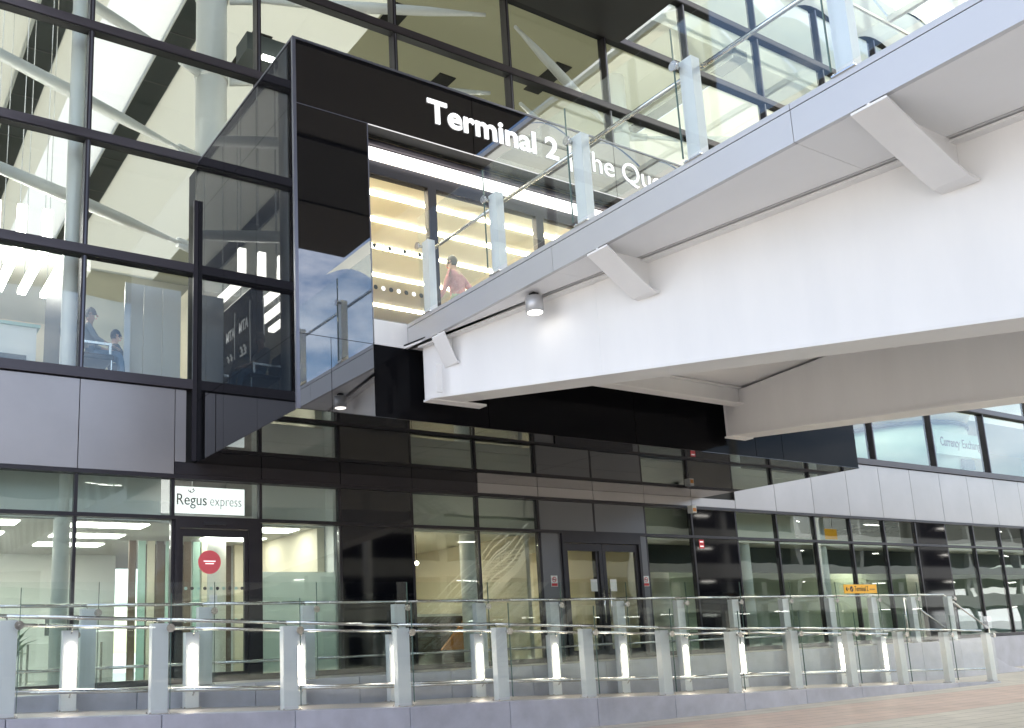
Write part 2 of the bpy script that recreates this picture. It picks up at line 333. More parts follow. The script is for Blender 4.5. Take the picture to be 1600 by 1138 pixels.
def pane(x0, x1, z0, z1, mat, y=YF, name='pane', parent=T, th=0.022):
    k = (round(x1-x0, 3), round(z1-z0, 3), mat, th)
    if k not in pane_me: pane_me[k] = MB().box(0, x1-x0, 0, th, 0, z1-z0).mesh(name, mat)
    return inst(pane_me[k], name, parent, (x0, y+0.03, z0))
for i in range(len(xs_up)-1):
    a, b = xs_up[i]+0.038, xs_up[i+1]-0.038
    for z0, z1 in zip(levels, tops):
        if z0 < 9 and not clear_of_box(a, b, z0, z1):
            if a < BX0: pane(a, BX0, z0-.01, z1, 'glass')
            elif b > BX1: pane(BX1, b, z0-.01, z1, 'glass')
            continue
        pane(a, b, z0-.01, z1, 'glass')
# spandrel panels between the floors, each with open joints
xs_lo = [0.06+1.5*j for j in range(-4, 35)]
box('spandrel_backing', 'gap', T, XL, XR, YF+0.02, YF+0.10, 4.10, 5.60)
for x in xs_lo[:-1]:
    x0, x1 = x+0.007, x+1.5-0.007
    if x1 < BX0+0.1: top = 5.572
    elif x0 > BX1-0.2: top = 5.572
    else: top = 4.36
    if x0 < BX0 < x1 and x1 > BX0+0.1:             # the bay that the box cuts
        top = 4.36; MB().box(x0, BX0-0.16, YF-0.045, YF+0.015, 4.37, 5.572).build('spandrel_panel', 'panel', T)
    MB().box(x0, x1, YF-0.045, YF+0.015, 4.165, top).build('spandrel_panel', 'panel' if top > 5 or x0 > 10.5 else 'dark', T)
# ground floor: mullions, transom, clerestory and shopfront panes
for x in xs_lo: MB().box(x-0.025, x+0.025, YF-0.012, YF+0.10, WALK if x < 25 else 0, 4.15).build('mullion', 'dark', T)
MB().box(XL, XR, YF-0.06, YF+0.13, 4.095, 4.158).build('head_rail', 'dark', T)
MB().box(XL, XR, YF-0.055, YF+0.135, 3.43, 3.49).build('transom', 'dark', T)
MB().box(XL, XR, YF-0.055, YF+0.135, WALK, WALK+0.09).build('base_rail', 'dark', T)
for x in xs_lo[:-1]:
    a, b, mid = x+0.029, x+1.5-0.029, x+0.75
    if 12 < mid < 15:                              # double-door bay: grey panels
        MB().box(a, b, YF-0.02, YF+0.05, 3.495, 4.09).build('cladding_panel', 'panel2', T); continue
    if 7.5 < mid < 9 or 16.5 < mid < 18 or 25.5 < mid < 27:
        MB().box(a, b, YF-0.01, YF+0.05, 3.49, 4.095).build('dark_panel', 'blackflat', T)
        MB().box(a, b, YF-0.01, YF+0.05, WALK+0.09, 3.43).build('dark_panel', 'blackflat', T); continue
    pane(a, b, 3.49, 4.095, 'glasslow')
    if 4.5 < mid < 6: continue                     # office door bay
    pane(a, b, WALK+0.09, 3.43, 'glasslow')
# double doors in the grey portal
DX0, DX1, DH = 12.60, 14.82, 3.33
for x0, x1 in ((12.09, DX0), (DX1, 15.03)):
    MB().box(x0, x1, YF-0.02, YF+0.05, WALK+0.09, 3.43).build('cladding_panel', 'panel2', T)
dd = MB().box(DX0, DX1, YF-0.07, YF+0.08, DH-0.09, 3.43).box(DX0, DX0+0.07, YF-0.07, YF+0.08, WALK, DH-0.09).box(DX1-0.07, DX1, YF-0.07, YF+0.08, WALK, DH-0.09).build('door_frame', 'dark', T)
xm = (DX0+DX1)/2
for x0, x1, hx in ((DX0+0.07, xm-0.005, xm-0.09), (xm+0.005, DX1-0.07, xm+0.09)):
    lf = MB().box(x0, x0+0.09, YF-0.03, YF+0.03, WALK+.01, DH-.1).box(x1-0.09, x1, YF-0.03, YF+0.03, WALK+.01, DH-.1).box(x0+.09, x1-.09, YF-.03, YF+.03, DH-.25, DH-.1).box(x0+.09, x1-.09, YF-.03, YF+.03, WALK+.01, WALK+.2).build('door_leaf', 'dark', T)
    MB().box(x0+.09, x1-.09, YF-.006, YF+.006, WALK+.2, DH-.25).build('door_glass', 'glasslow', lf)
    MB().tube((hx, YF-.09, 1.6), (hx, YF-.09, 2.3), .016).tube((hx, YF-.09, 1.7), (hx, YF-.02, 1.7), .01).tube((hx, YF-.09, 2.2), (hx, YF-.02, 2.2), .01).build('pull_handle', 'steel', lf, smooth=True)
    MB().box((x0+x1)/2-.09+(-.25 if hx > xm else .25), (x0+x1)/2+.09+(-.25 if hx > xm else .25), YF-.012, YF-.008, 2.25, 2.5).build('paper_notice', 'intwhite', lf)
def notice(x, z):
    n = empty('no_smoking_notice', (x, YF-.024, z))
    MB().box(-.085, .085, -.004, 0, -.11, .11).build('plate', 'intwhite', n)
    MB().box(-.075, .075, -.0065, -.0045, -.10, -.045).build('red_band', 'signred', n)
    r = MB()
    for i in range(16):
        a, b = 2*math.pi*i/16, 2*math.pi*(i+1)/16
        r.hexa([(q*math.cos(t), y, .03+q*math.sin(t)) for y in (-.0065, -.0045) for q, t in ((.042, a), (.055, a), (.055, b), (.042, b))])
    r.tube((-.03, -.0056, .06), (.03, -.0056, 0), .005, n=6); r.build('prohibition_ring', 'signred', n)
    MB().box(-.035, .035, -.0062, -.0045, .022, .036).build('pictogram', 'ink', n)
    return n
tag(notice(12.36, 2.46), 'small white and red notice on the grey panel left of the double doors', 'notice', 'notices beside the double doors')
tag(notice(14.93, 2.46), 'small white and red notice on the grey panel right of the double doors', 'notice', 'notices beside the double doors')
# office door bay (a glazed single door under a fascia sign with an added glow)
OX0, OX1 = 4.59, 6.03
fr = MB().box(OX0, OX1, YF-.06, YF+.06, 3.30, 3.43).box(OX0, OX0+.07, YF-.06, YF+.06, WALK, 3.30).box(OX1-.20, OX1, YF-.06, YF+.06, WALK, 3.30).build('door_frame', 'dark', T)
MB().box(5.05, 5.42, YF-.10, YF-.062, 3.36, 3.41).build('door_closer', 'ink', fr)
lf = MB().box(OX0+.07, OX0+.13, YF-.03, YF+.03, WALK+.01, 3.29).box(OX1-.27, OX1-.21, YF-.03, YF+.03, WALK+.01, 3.29).box(OX0+.13, OX1-.27, YF-.03, YF+.03, 3.17, 3.29).box(OX0+.13, OX1-.27, YF-.03, YF+.03, WALK+.01, WALK+.15).build('door_leaf', 'dark', T)
MB().box(OX0+.13, OX1-.27, YF-.006, YF+.006, WALK+.15, 3.17).build('door_glass', 'glasslow', lf)
st = MB().tube((5.17, YF-.012, 2.76), (5.17, YF-.008, 2.76), .19, n=40).build('round_sticker', 'red', lf)
for z, h in ((2.775, .10), (2.735, .07)): MB().box(5.17-h, 5.17+h, YF-.0145, YF-.0125, z-.008, z+.008).build('sticker_print', 'signwhite', lf)
MB().box(5.17, 5.30, YF-.012, YF-.008, 2.05, 2.24).build('paper_notice', 'intwhite', lf)
def dots(parent, x0, x1, zs, y, step=.105, r=.028, mats=('signwhite',)):
    k = 0; x = x0
    while x < x1:
        for z in zs: MB().tube((x, y-.002, z), (x, y, z), r, n=14).build('manifestation_dot', mats[k % len(mats)], parent)
        x += step; k += 1
dots(lf, OX0+.19, OX1-.30, (2.34, 1.83), YF-.0075, mats=('mint', 'ink'))
# lettered sign behind the glass over the office door
S1 = empty('office_sign', (4.6, YF+.12, 3.5), 'white fascia sign reading Regus express above the glazed office door', 'sign')
MB().box(.03, 1.22, 0, .03, .06, .50).build('sign_board', 'glowboard', S1)
text('lettering', 'Regus', 'ink', S1, (.06, -.006, .20), UP, .26, width=.50, bold=0)
text('lettering', 'express', 'inkgrey', S1, (.62, -.006, .20), UP, .24, width=.54, bold=-.004)
cw = MB()
for i in range(7):                                 # little crown over the g
    a = math.pi*(1.05+.13*i); cw.tube((.30+.05*math.cos(a), -.005, .455+.05*math.sin(a)), (.30+.05*math.cos(a+.41), -.005, .455+.05*math.sin(a+.41)), .007, n=6)
cw.tube((.285, -.005, .41), (.285, -.005, .435), .008, n=6); cw.tube((.33, -.009, .46), (.33, -.002, .46), .013, n=10); cw.build('crown_mark', 'ink', S1)
# ------------------------------------------------------------------ interior of the terminal
def slabpart(name, mat, *b): return box(name, mat, T, *b)
slabpart('ground_floor', 'intfloor', XL, XR, YF+.14, 24, 0.5, WALK-.002)
slabpart('first_floor', 'intfloor', XL, XR, YF+.16, 40, 5.30, FL1)
slabpart('ground_ceiling', 'ceilgrey', XL, 7.50, YF+.5, 24, 3.44, 3.60)
slabpart('ground_ceiling', 'beige', 7.60, XR, YF+.5, 24, 3.44, 3.60)
slabpart('clerestory_blind', 'intwhite', XL, 4.50, YF+.45, YF+.49, 3.46, 4.3)
slabpart('clerestory_blind', 'intwhite', 6.1, 7.5, YF+.45, YF+.49, 3.46, 4.3)
slabpart('clerestory_blind', 'beige', 9.0, 21.0, YF+.55, YF+.59, 3.46, 4.3)
slabpart('party_wall', 'intwhite', 7.50, 7.60, YF+.15, 24, WALK, 5.3)
slabpart('party_wall', 'cream', 7.35, 7.49, YF+.5, 19, WALK, 3.44)
slabpart('party_wall', 'cream', 12.0, 12.1, YF+.4, 20, WALK, 3.44)
slabpart('party_wall', 'cream', 15.1, 15.2, YF+.4, 20, WALK, 3.44)
slabpart('back_wall', 'intwhite', XL, 5.2, 20.5, 20.6, WALK, 3.44)
slabpart('back_wall', 'wood', 5.2, 6.95, 18.2, 18.3, WALK, 3.44)
slabpart('back_wall', 'cream', 6.95, 7.5, 18.0, 18.1, WALK, 3.44)
slabpart('back_wall', 'cream', 7.6, 15.1, 20.0, 20.1, WALK, 3.44)
slabpart('back_wall', 'sage', 15.2, XR, 19.0, 19.1, WALK, 3.44)
slabpart('reflection_band', 'slot', 15.2, XR, 15.9, 16.0, 2.78, 3.44)  # dark band added to imitate dark reflections in the shopfront glass
slabpart('ivory_backing', 'beige', XL, XR, 15.7, 15.8, 17.12, TOP)  # backing added to hide the sky and turn the upper panes ivory
slabpart('side_wall', 'intwhite', XL, XL+.1, YF+.2, 40, .5, 17.5)
slabpart('side_wall', 'intwhite', XR-.1, XR, YF+.2, 40, .5, 17.5)
slabpart('rear_wall', 'beige', XL, XR, 38, 38.2, FL1, 17.5)
slabpart('lounge_wall', 'cream', XL, 4.7, 23.0, 23.2, FL1, 9.3)
slabpart('lounge_wall', 'cream', 16.9, XR, 23.0, 23.2, FL1, 9.3)
slabpart('mezzanine', 'intwhite', XL, 4.2, 19.2, 38, 9.3, 9.9)
slabpart('mezzanine', 'intwhite', 17.2, XR, 19.2, 38, 9.3, 9.9)
# high ceiling: daylit boards with dark service slots running away from the glass
CZ = 17.1
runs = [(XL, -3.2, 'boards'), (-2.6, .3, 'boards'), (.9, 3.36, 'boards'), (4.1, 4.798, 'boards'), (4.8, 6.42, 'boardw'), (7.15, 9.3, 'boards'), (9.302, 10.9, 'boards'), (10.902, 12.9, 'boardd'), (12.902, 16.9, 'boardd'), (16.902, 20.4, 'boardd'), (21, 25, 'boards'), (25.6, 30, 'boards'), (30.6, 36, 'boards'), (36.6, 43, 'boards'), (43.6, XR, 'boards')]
for i, (xa, xb, m_) in enumerate(runs):
    MB().box(xa+.0004, xb-.0004, YF+.3, 38, CZ, CZ+.004).build('ceiling_board', m_, T)
    if i+1 < len(runs) and runs[i+1][0]-xb > .1:
        xs_, xe_ = xb-.02, runs[i+1][0]+.02
        MB().box(xs_, xe_, YF+.3, 38, CZ+.03, CZ+.30).build('ceiling_slot', 'slot', T)
        for y in np.arange(16.5, 37, 2.4): MB().box(xs_+.03, xe_-.03, y, y+.04, CZ+.012, CZ+.028).build('slot_rib', 'panel2', T)
        MB().box(xs_-.012, xs_+.012, YF+.3, 38, CZ-.07, CZ-.004).build('slot_edge', 'intwhite', T)
for xa, ya, yb in ((10.95, 17.45, 18.55), (16.2, 17.4, 18.9), (13.6, 19.4, 21.2), (8.3, 20.2, 22)):
    MB().box(xa, xa+.55, ya, yb, CZ-.03, CZ-.004).build('ceiling_hatch', 'gap', T)
# troffer lamps of the offices
NTH = ('first', 'second', 'third', 'fourth', 'fifth', 'sixth', 'seventh')
for x in (-2.2, -.2, 1.8, 3.8, 6.5):
    for y in (15.5, 17.0, 18.5):
        if x > 5.5 and y > 18: continue
        o = box('ceiling_lamp', 'lamp', None, x-.6, x+.6, y-.28, y+.28, 3.425, 3.438)
        tag(o, 'lit office ceiling lamp, %s from the left in the %s row behind the glass' % (NTH[(-2.2, -.2, 1.8, 3.8, 6.5).index(x)], NTH[(15.5, 17.0, 18.5).index(y)]), 'lamp', 'office ceiling lamps')
for x in (9.8, 13.4, 18.5, 29):
    for y in (16.6, 18.4):
        if x == 13.4 and y < 17: continue
        tag(box('ceiling_lamp', 'lampw', None, x-.5, x+.5, y-.12, y+.12, 3.425, 3.438), 'slim warm lamp in the beige ground floor ceiling, %s from the left, %s row' % (NTH[(9.8, 13.4, 18.5, 29).index(x)], 'front' if y < 17 else 'back'), 'lamp', 'beige ceiling lamps')
# level-one lounge lamps: long bars running away from the glass
for i, x in enumerate((1.55, 1.98, 2.41, 2.84, 3.27)):
    L1 = empty('linear_lamp', (x, 17.8, 8.52), 'suspended white bar lamp over the first floor lounge, %s from the left' % ('first', 'second', 'third', 'fourth', 'fifth')[i], 'lamp', 'bar lamps over the lounge')
    MB().box(-.075, .075, -1.3, 1.3, 0, .10).box(-.075, .075, -1.3, -1.2, .101, .72).build('lamp_body', 'lamp', L1)
    MB().tube((0, -1, .1), (0, -1, 8.5), .008, n=6).tube((0, 1, .1), (0, 1, 8.5), .008, n=6).build('hanger', 'steel', L1)
for i, x in enumerate((24.5, 27.5, 30.5, 33.5)):  # lamps added to brighten the currency counter
    L1 = empty('linear_lamp', (x, 16.6, 8.9), 'added bar lamp brightening the currency counter behind the right upper glass, %s from the left' % NTH[i], 'lamp', 'added bar lamps over the right lounge')
    MB().box(-.09, .09, -1.3, 1.3, 0, .10).build('lamp_body', 'lamp', L1)
    MB().tube((0, -1, .1), (0, -1, 8.1), .008, n=6).tube((0, 1, .1), (0, 1, 8.1), .008, n=6).build('hanger', 'steel', L1)
# white columns with tapered wind struts reaching to the curtain wall
def strut(a, b, r=.10):
    a, b = Vector(a), Vector(b); mb = MB()
    pts = [a, a.lerp(b, .06), a.lerp(b, .25), a.lerp(b, .5), a.lerp(b, .75), a.lerp(b, .94), b]
    mb.lathe_path(pts, [r*.38, r*.45, r*.95, r*1.15, r*.95, r*.45, r*.38], 14); return mb
def fork(p, d):
    d = Vector(d).normalized(); p = Vector(p); u = Vector((-d.y, d.x, 0)); mb = MB()
    for s in (-1, 1):
        for q0, q1, r in ((0, .5, .05),): mb.tube(p+Vector((0, 0, s*.055)), p+d*q1+Vector((0, 0, s*.055)), .075, .05, n=10)
    mb.tube(p+d*.42+Vector((0, 0, -.10)), p+d*.42+Vector((0, 0, .10)), .03, n=10); return mb
for i, (cx, lab) in enumerate(((-5.4, 'at the far left'), (6.15, 'left of the entrance box'), (18.2, 'right of the entrance box'), (30.2, 'behind the currency counter'))):
    cyy = 17.3
    K = empty('steel_column', (cx, cyy, FL1), 'thick round white column with tapered struts behind the upper glass, %s' % lab, 'column', 'white strutted columns')
    MB().tube((0, 0, -5), (0, 0, 17.1-FL1), .33, n=32).build('shaft', 'colwhite', K, smooth=True)
    for z in (9.3, 11.33, 13.33, 15.3):
        h = z-FL1
        MB().tube((0, 0, h-.06), (0, 0, h+.06), .36, n=32).build('collar', 'colwhite', K, smooth=True)
        for s in (-1, 1):
            d = Vector((s*5.6, -2.45, 0)); dn = d.normalized()
            a = dn*.38+Vector((0, 0, h)); b = d+Vector((0, 0, h))
            fork(a, d).build('fork', 'colwhite', K, smooth=True)
            strut(a+dn*.42, b, .105).build('strut', 'colwhite', K, smooth=True)
tag(MB().tube((2.98, 15.05, WALK), (2.98, 15.05, 17.1), .125, n=24).build('slim_column', 'colwhite', smooth=True), 'slim white tube column just behind the left mullion', 'column', 'slim tube columns')
for x, lab in ((0.9, 'far left'), (9.95+.9, 'behind the cafe glass'), (19.2, 'right of the black panel'), (22.3, 'behind the amber sign'), (27.8, 'near the steps')):
    tag(MB().tube((x, 15.3, WALK), (x, 15.3, 5.3), .17, n=24).build('round_column', 'colwhite', smooth=True), 'round white ground floor column behind the shopfront glass, %s' % lab, 'column', 'ground floor columns')
# linear lamp behind the upper glass, and a dark box added for the void above it
tag(MB().box(6.6, 13.4, 15.55, 15.63, 12.95, 13.03).build('long_lamp', 'lamp'), 'long thin white lamp hanging behind the upper glass over the entrance box', 'lamp')
tag(MB().box(6.4, 15.5, 15.9, 16.5, 13.3, 13.7).build('dark_void_box', 'slot'), 'added dark box for the dark void behind the upper glass over the entrance box', 'dark box')
# ATM wall, glossy black, lettered towards the street
A = empty('cash_machine', (3.05, 16.0, FL1), 'black cash machine cabinet with white lettering, left on the first floor', 'cash machine')
MB().box(0, .245, 0, 1.6, 0, 2.45).build('cabinet', 'chair', A)
for i in (0, 1):
    MB().box(.247, .262, i*.80+.01, i*.80+.79, 0, 2.44).build('glass_front', 'blackflat', A)
    text('lettering', 'ATM', 'signwhite', A, (.266, .10+i*.72, 1.70), (math.pi/2, 0, math.pi/2), .30, width=.48, bold=.008)
    text('lettering', '££', 'signwhite', A, (.266, .20+i*.72, 1.20), (math.pi/2, 0, math.pi/2), .28, width=.34, bold=.008)
    MB().box(.263, .268, i*.80+.005, i*.80+.03, .5, 2.2).build('light_edge', 'signwhite', A)
MB().box(-.02, .0, -.012, -.002, .3, 2.3).build('light_edge', 'signwhite', A)
WB = empty('sky_white_screen', (4.0, 15.6, FL1), 'screen of three panels coloured white like reflected sky, just behind the first floor glass', 'screen')
for i in range(3):
    x0 = i*.335
    MB().box(x0+.004, x0+.331, 0, .03, .06, 1.98).build('screen_panel', 'board', WB); MB().box(x0+.02, x0+.315, .005, .025, 0, .06).build('foot', 'steel', WB)
# lounge furniture
Dk = empty('lounge_desk', (1.1, 16.0, FL1), 'pale service desk at the left of the first floor lounge', 'desk')
MB().box(0, 1.55, 0, .7, 0, 1.05).build('counter', 'intwhite', Dk); MB().box(-.05, 1.6, -.05, .75, 1.051, 1.10).build('worktop', 'mint', Dk); MB().box(.2, 1.4, -.02, -.004, .15, .55).build('front_panel', 'slot', Dk)
def bench(x, y, lab):
    B = empty('lounge_chair', (x, y, FL1), lab, 'chair', 'lounge chairs')
    MB().box(-.3, .3, -.3, .3, .36, .45).build('seat', 'chair', B, bevel=.03); MB().hexa([(-.36, -.3, .45), (-.26, -.3, .45), (-.26, .3, .45), (-.36, .3, .45), (-.48, -.3, .95), (-.40, -.3, .95), (-.40, .3, .95), (-.48, .3, .95)]).build('backrest', 'chair', B)
    for sx in (-.26, .26):
        for sy in (-.26, .26): MB().tube((sx, sy, 0), (sx, sy, .36), .018, n=8).build('leg', 'steel', B)
    for sy in (-.3, .3): MB().box(-.3, .25, sy-.02, sy+.02, .60, .64).box(.2, .24, sy-.018, sy+.018, .45, .60).build('armrest', 'steel', B)
# ------------------------------------------------------------------ people
def person(name, pts, edges, root, mats, zones, loc, rotz, label, hair=None, extra=None):
    """skinned continuous body; pts: name -> (co, radius); zones: point name -> material slot"""
    names = list(pts); idx = {n: i for i, n in enumerate(names)}
    me = bpy.data.meshes.new(name); me.from_pydata([pts[n][0] for n in names], [(idx[a], idx[b]) for a, b in edges], [])
    o = bpy.data.objects.new(name, me); C.objects.link(o)
    sk = o.modifiers.new('skin', 'SKIN'); sk.use_smooth_shade = True
    for n in names:
        v = me.skin_vertices[0].data[idx[n]]; r = pts[n][1]; v.radius = (r, r) if not isinstance(r, tuple) else r
        v.use_root = (n == root)
    o.modifiers.new('sub', 'SUBSURF').levels = 2
    bpy.context.view_layer.update()
    m2 = bpy.data.meshes.new_from_object(o.evaluated_get(bpy.context.evaluated_depsgraph_get()))
    bpy.data.objects.remove(o)
    m2.materials.clear()
    for m in mats: m2.materials.append(m)
    segs = [(Vector(pts[a][0]), Vector(pts[b][0]), a, b) for a, b in edges]
    for p in m2.polygons:
        c = p.center; best = None
        for A_, B_, a, b in segs:
            d = B_-A_; t = max(0, min(1, (c-A_).dot(d)/max(d.length_squared, 1e-9))); q = (c-(A_+d*t)).length
            if best is None or q < best[0]: best = (q, a if t < .5 else b)
        p.material_index = zones[best[1]]; p.use_smooth = True
    o = bpy.data.objects.new(name, m2); C.objects.link(o); o.location = loc; o.rotation_euler = (0, 0, rotz)
    tag(o, label, 'person')
    if hair:
        hc, hr, hm = hair
        bm = bmesh.new(); bmesh.ops.create_uvsphere(bm, u_segments=16, v_segments=10, radius=1)
        for v in list(bm.verts):
            if v.co.z < -.15 and v.co.x > -.2: bm.verts.remove(v)
        for v in bm.verts: v.co = Vector((v.co.x*hr[0], v.co.y*hr[1], v.co.z*hr[2]))+Vector(hc)
        hme = bpy.data.meshes.new('hair'); bm.to_mesh(hme); bm.free(); hme.materials.append(hm)
        for p in hme.polygons: p.use_smooth = True
        h = bpy.data.objects.new('hair', hme); C.objects.link(h); h.parent = o
        fm = MB()
        hx, hy, hz = hc
        for s in (-1, 1): fm.tube((hx+.088, hy+s*.033, hz-.005), (hx+.098, hy+s*.033, hz-.005), .012, n=8)
        fm.build('eyes', 'ink', o)
        MB().tube((hx+.085, hy, hz+.0), (hx+.115, hy, hz-.045), .010, .018, n=8).build('nose', mats[0], o)
        MB().tube((hx+.088, hy-.022, hz-.075), (hx+.088, hy+.022, hz-.075), .007, n=6).build('mouth', 'red', o)
        ear = MB()
        for s in (-1, 1): ear.tube((hx-.005, hy+s*.073, hz-.01), (hx, hy+s*.088, hz-.005), .028, .022, n=8)
        ear.build('ears', mats[0], o)
    return o
def hand(pts, edges, wrist, d, side, pre):
    """palm, four fingers and a thumb growing from a wrist point"""
    w = Vector(pts[wrist][0]); d = Vector(d).normalized(); s = Vector(side).normalized()
    palm = pre+'palm'; pts[palm] = (tuple(w+d*.075), (.036, .020)); edges.append((wrist, palm))
    for i, (off, ln) in enumerate(((-.030, .070), (-.010, .082), (.011, .076), (.030, .060))):
        a, b = pre+'f%da' % i, pre+'f%db' % i
        pts[a] = (tuple(w+d*.105+s*off), .010); pts[b] = (tuple(w+d*(.105+ln)+s*off*1.15+Vector((0, 0, -.012))), .008); edges += [(palm, a), (a, b)]
    pts[pre+'ta'] = (tuple(w+d*.05-s*.045), .012); pts[pre+'tb'] = (tuple(w+d*.085-s*.062), .009); edges += [(wrist, pre+'ta'), (pre+'ta', pre+'tb')]
skin_m = pbr('skin_tone', (0.52, 0.32, 0.24), .5); hair_d = pbr('dark_hair', (.03, .022, .018), .5); hair_g = pbr('grey_hair', (.22, .21, .20), .6)
denim = pbr('blue_denim', (.10, .17, .27), .8, noise=.15, nscale=20); navy = pbr('charcoal_cloth', (.025, .027, .033), .8); pink = pbr('pink_cloth', (.50, .22, .26), .85, noise=.2, nscale=14, bump=.6, bscale=18); green = pbr('sage_cloth', (.30, .40, .34), .85, noise=.2, nscale=14, bump=.6, bscale=18); shoe = pbr('dark_shoe', (.02, .02, .02), .4); greyc = pbr('grey_knit', (.28, .30, .33), .8)
def sit(loc, rotz, label, top, legs, hair_m, lean=0.0):
    P = {'pel': ((0, 0, .52), (.16, .13)), 'bel': ((-.03-lean*.3, 0, .68), (.145, .115)), 'che': ((-.05-lean*.6, 0, .90), (.165, .12)), 'nek': ((-.03-lean*.8, 0, 1.06), .055), 'jaw': ((.0-lean*.8, 0, 1.14), .068), 'hed': ((.0-lean*.8, 0, 1.23), (.085, .098))}
    Ed = [('pel', 'bel'), ('bel', 'che'), ('che', 'nek'), ('nek', 'jaw'), ('jaw', 'hed')]
    Z = {'pel': 2, 'bel': 1, 'che': 1, 'nek': 0, 'jaw': 0, 'hed': 0}
    for s, q in ((-1, 'r'), (1, 'l')):
        P.update({q+'sh': ((-.05-lean*.7, s*.18, .97), .062), q+'el': ((.05, s*.24, .74), .048), q+'wr': ((.27, s*.16, .66), .031), q+'hip': ((.04, s*.10, .51), .09), q+'kn': ((.44, s*.12, .52), .066), q+'an': ((.50, s*.12, .10), .045), q+'to': ((.66, s*.13, .04), .038)})
        Ed += [('che', q+'sh'), (q+'sh', q+'el'), (q+'el', q+'wr'), ('pel', q+'hip'), (q+'hip', q+'kn'), (q+'kn', q+'an'), (q+'an', q+'to')]
        Z.update({q+'sh': 1, q+'el': 1, q+'wr': 0, q+'hip': 2, q+'kn': 2, q+'an': 2, q+'to': 3})
        hand(P, Ed, q+'wr', (1, -s*.3, -.25), (0, 1, 0), q)
    for n in P: Z.setdefault(n, 0)
    return person('person', P, Ed, 'pel', [skin_m, top, legs, shoe], Z, loc, rotz, label, ((-lean*.8+.0, 0, 1.235), (.096, .093, .118), hair_m))
bench(3.42, 15.35, 'black armchair under the seated person in jeans')
sit((3.42, 15.35, FL1-.02), R_(-10), 'person in grey top and blue jeans seated behind the first floor glass', greyc, denim, hair_g, .05)
bench(4.05, 16.3, 'black armchair beside the sky-white screen')
sit((4.05, 16.3, FL1-.02), R_(10), 'person in dark clothes seated beside the sky-white screen', navy, navy, hair_d, .02)
def walker(loc, rotz):
    P = {'pel': ((0, 0, .96), (.15, .11)), 'bel': ((.01, 0, 1.12), (.13, .10)), 'che': ((.03, 0, 1.32), (.16, .11)), 'nek': ((.06, 0, 1.48), .052), 'jaw': ((.09, 0, 1.555), .066), 'hed': ((.09, 0, 1.645), (.083, .096))}
    Ed = [('pel', 'bel'), ('bel', 'che'), ('che', 'nek'), ('nek', 'jaw'), ('jaw', 'hed')]; Z = {'pel': 2, 'bel': 1, 'che': 1, 'nek': 0, 'jaw': 0, 'hed': 0}
    for s, q in ((-1, 'r'), (1, 'l')):
        P.update({q+'sh': ((.03, s*.175, 1.40), .06), q+'el': ((-.02+s*.12, s*.23, 1.13), .046), q+'wr': ((.08+s*.22, s*.22, .92), .03), q+'hip': ((0, s*.09, .92), .088), q+'kn': ((.05-s*.22, s*.10, .50), .062), q+'an': ((-.06-s*.30, s*.10, .10+(.06 if s > 0 else 0)), .043), q+'to': ((.10-s*.28, s*.11, .04), .036)})
        Ed += [('che', q+'sh'), (q+'sh', q+'el'), (q+'el', q+'wr'), ('pel', q+'hip'), (q+'hip', q+'kn'), (q+'kn', q+'an'), (q+'an', q+'to')]
        Z.update({q+'sh': 1, q+'el': 1, q+'wr': 0, q+'hip': 2, q+'kn': 2, q+'an': 2, q+'to': 3}); hand(P, Ed, q+'wr', (.35, 0, -1), (1, 0, 0.3), q)
    for n in P: Z.setdefault(n, 0)
    return person('person', P, Ed, 'pel', [skin_m, pink, green, shoe], Z, loc, rotz, 'person in pink top and green trousers walking in the lit entrance', ((.09, 0, 1.65), (.094, .091, .115), hair_d))
walker((8.25, 11.55, FL1), R_(112))
# ================================================================== ENTRANCE BOX
B = empty('entrance_box', (BX0, YB, BZ0), 'projecting black mirror glass entrance box lettered Terminal 2 above the footbridge', 'entrance')
B.location = (0, 0, 0)
PX1, PZ1 = 6.06, 8.69            # pier's right edge; underside of the sign band
zj = [BZ0, 5.384, PZ1, BZ1]
# side wall: mirror panels with joints
box('side_backing', 'gap', B, BX0+.03, BX0+.20, YB+.05, YF+.5, BZ0+.02, BZ1-.01)
ys = [YB+.045, 11.85, 13.18, YF+.02]
for y0, y1 in zip(ys[:-1], ys[1:]):
    for z0, z1 in zip(zj[:-1], zj[1:]):
        MB().box(BX0, BX0+.028, y0+.004, y1-.004, z0+.004, z1-.004).build('glass_panel', 'blackside', B)
box('corner_trim', 'trim', B, BX0-.008, BX0+.04, YB-.008, YB+.042, BZ0, BZ1)
box('side_wall', 'blackflat', B, BX1-.2, BX1-.03, YB+.05, YF+.5, BZ0+.02, BZ1-.01)
for z0, z1 in zip(zj[:-1], zj[1:]): MB().box(BX1-.028, BX1, YB+.02, YF, z0+.004, z1-.004).build('glass_panel', 'blackside', B)
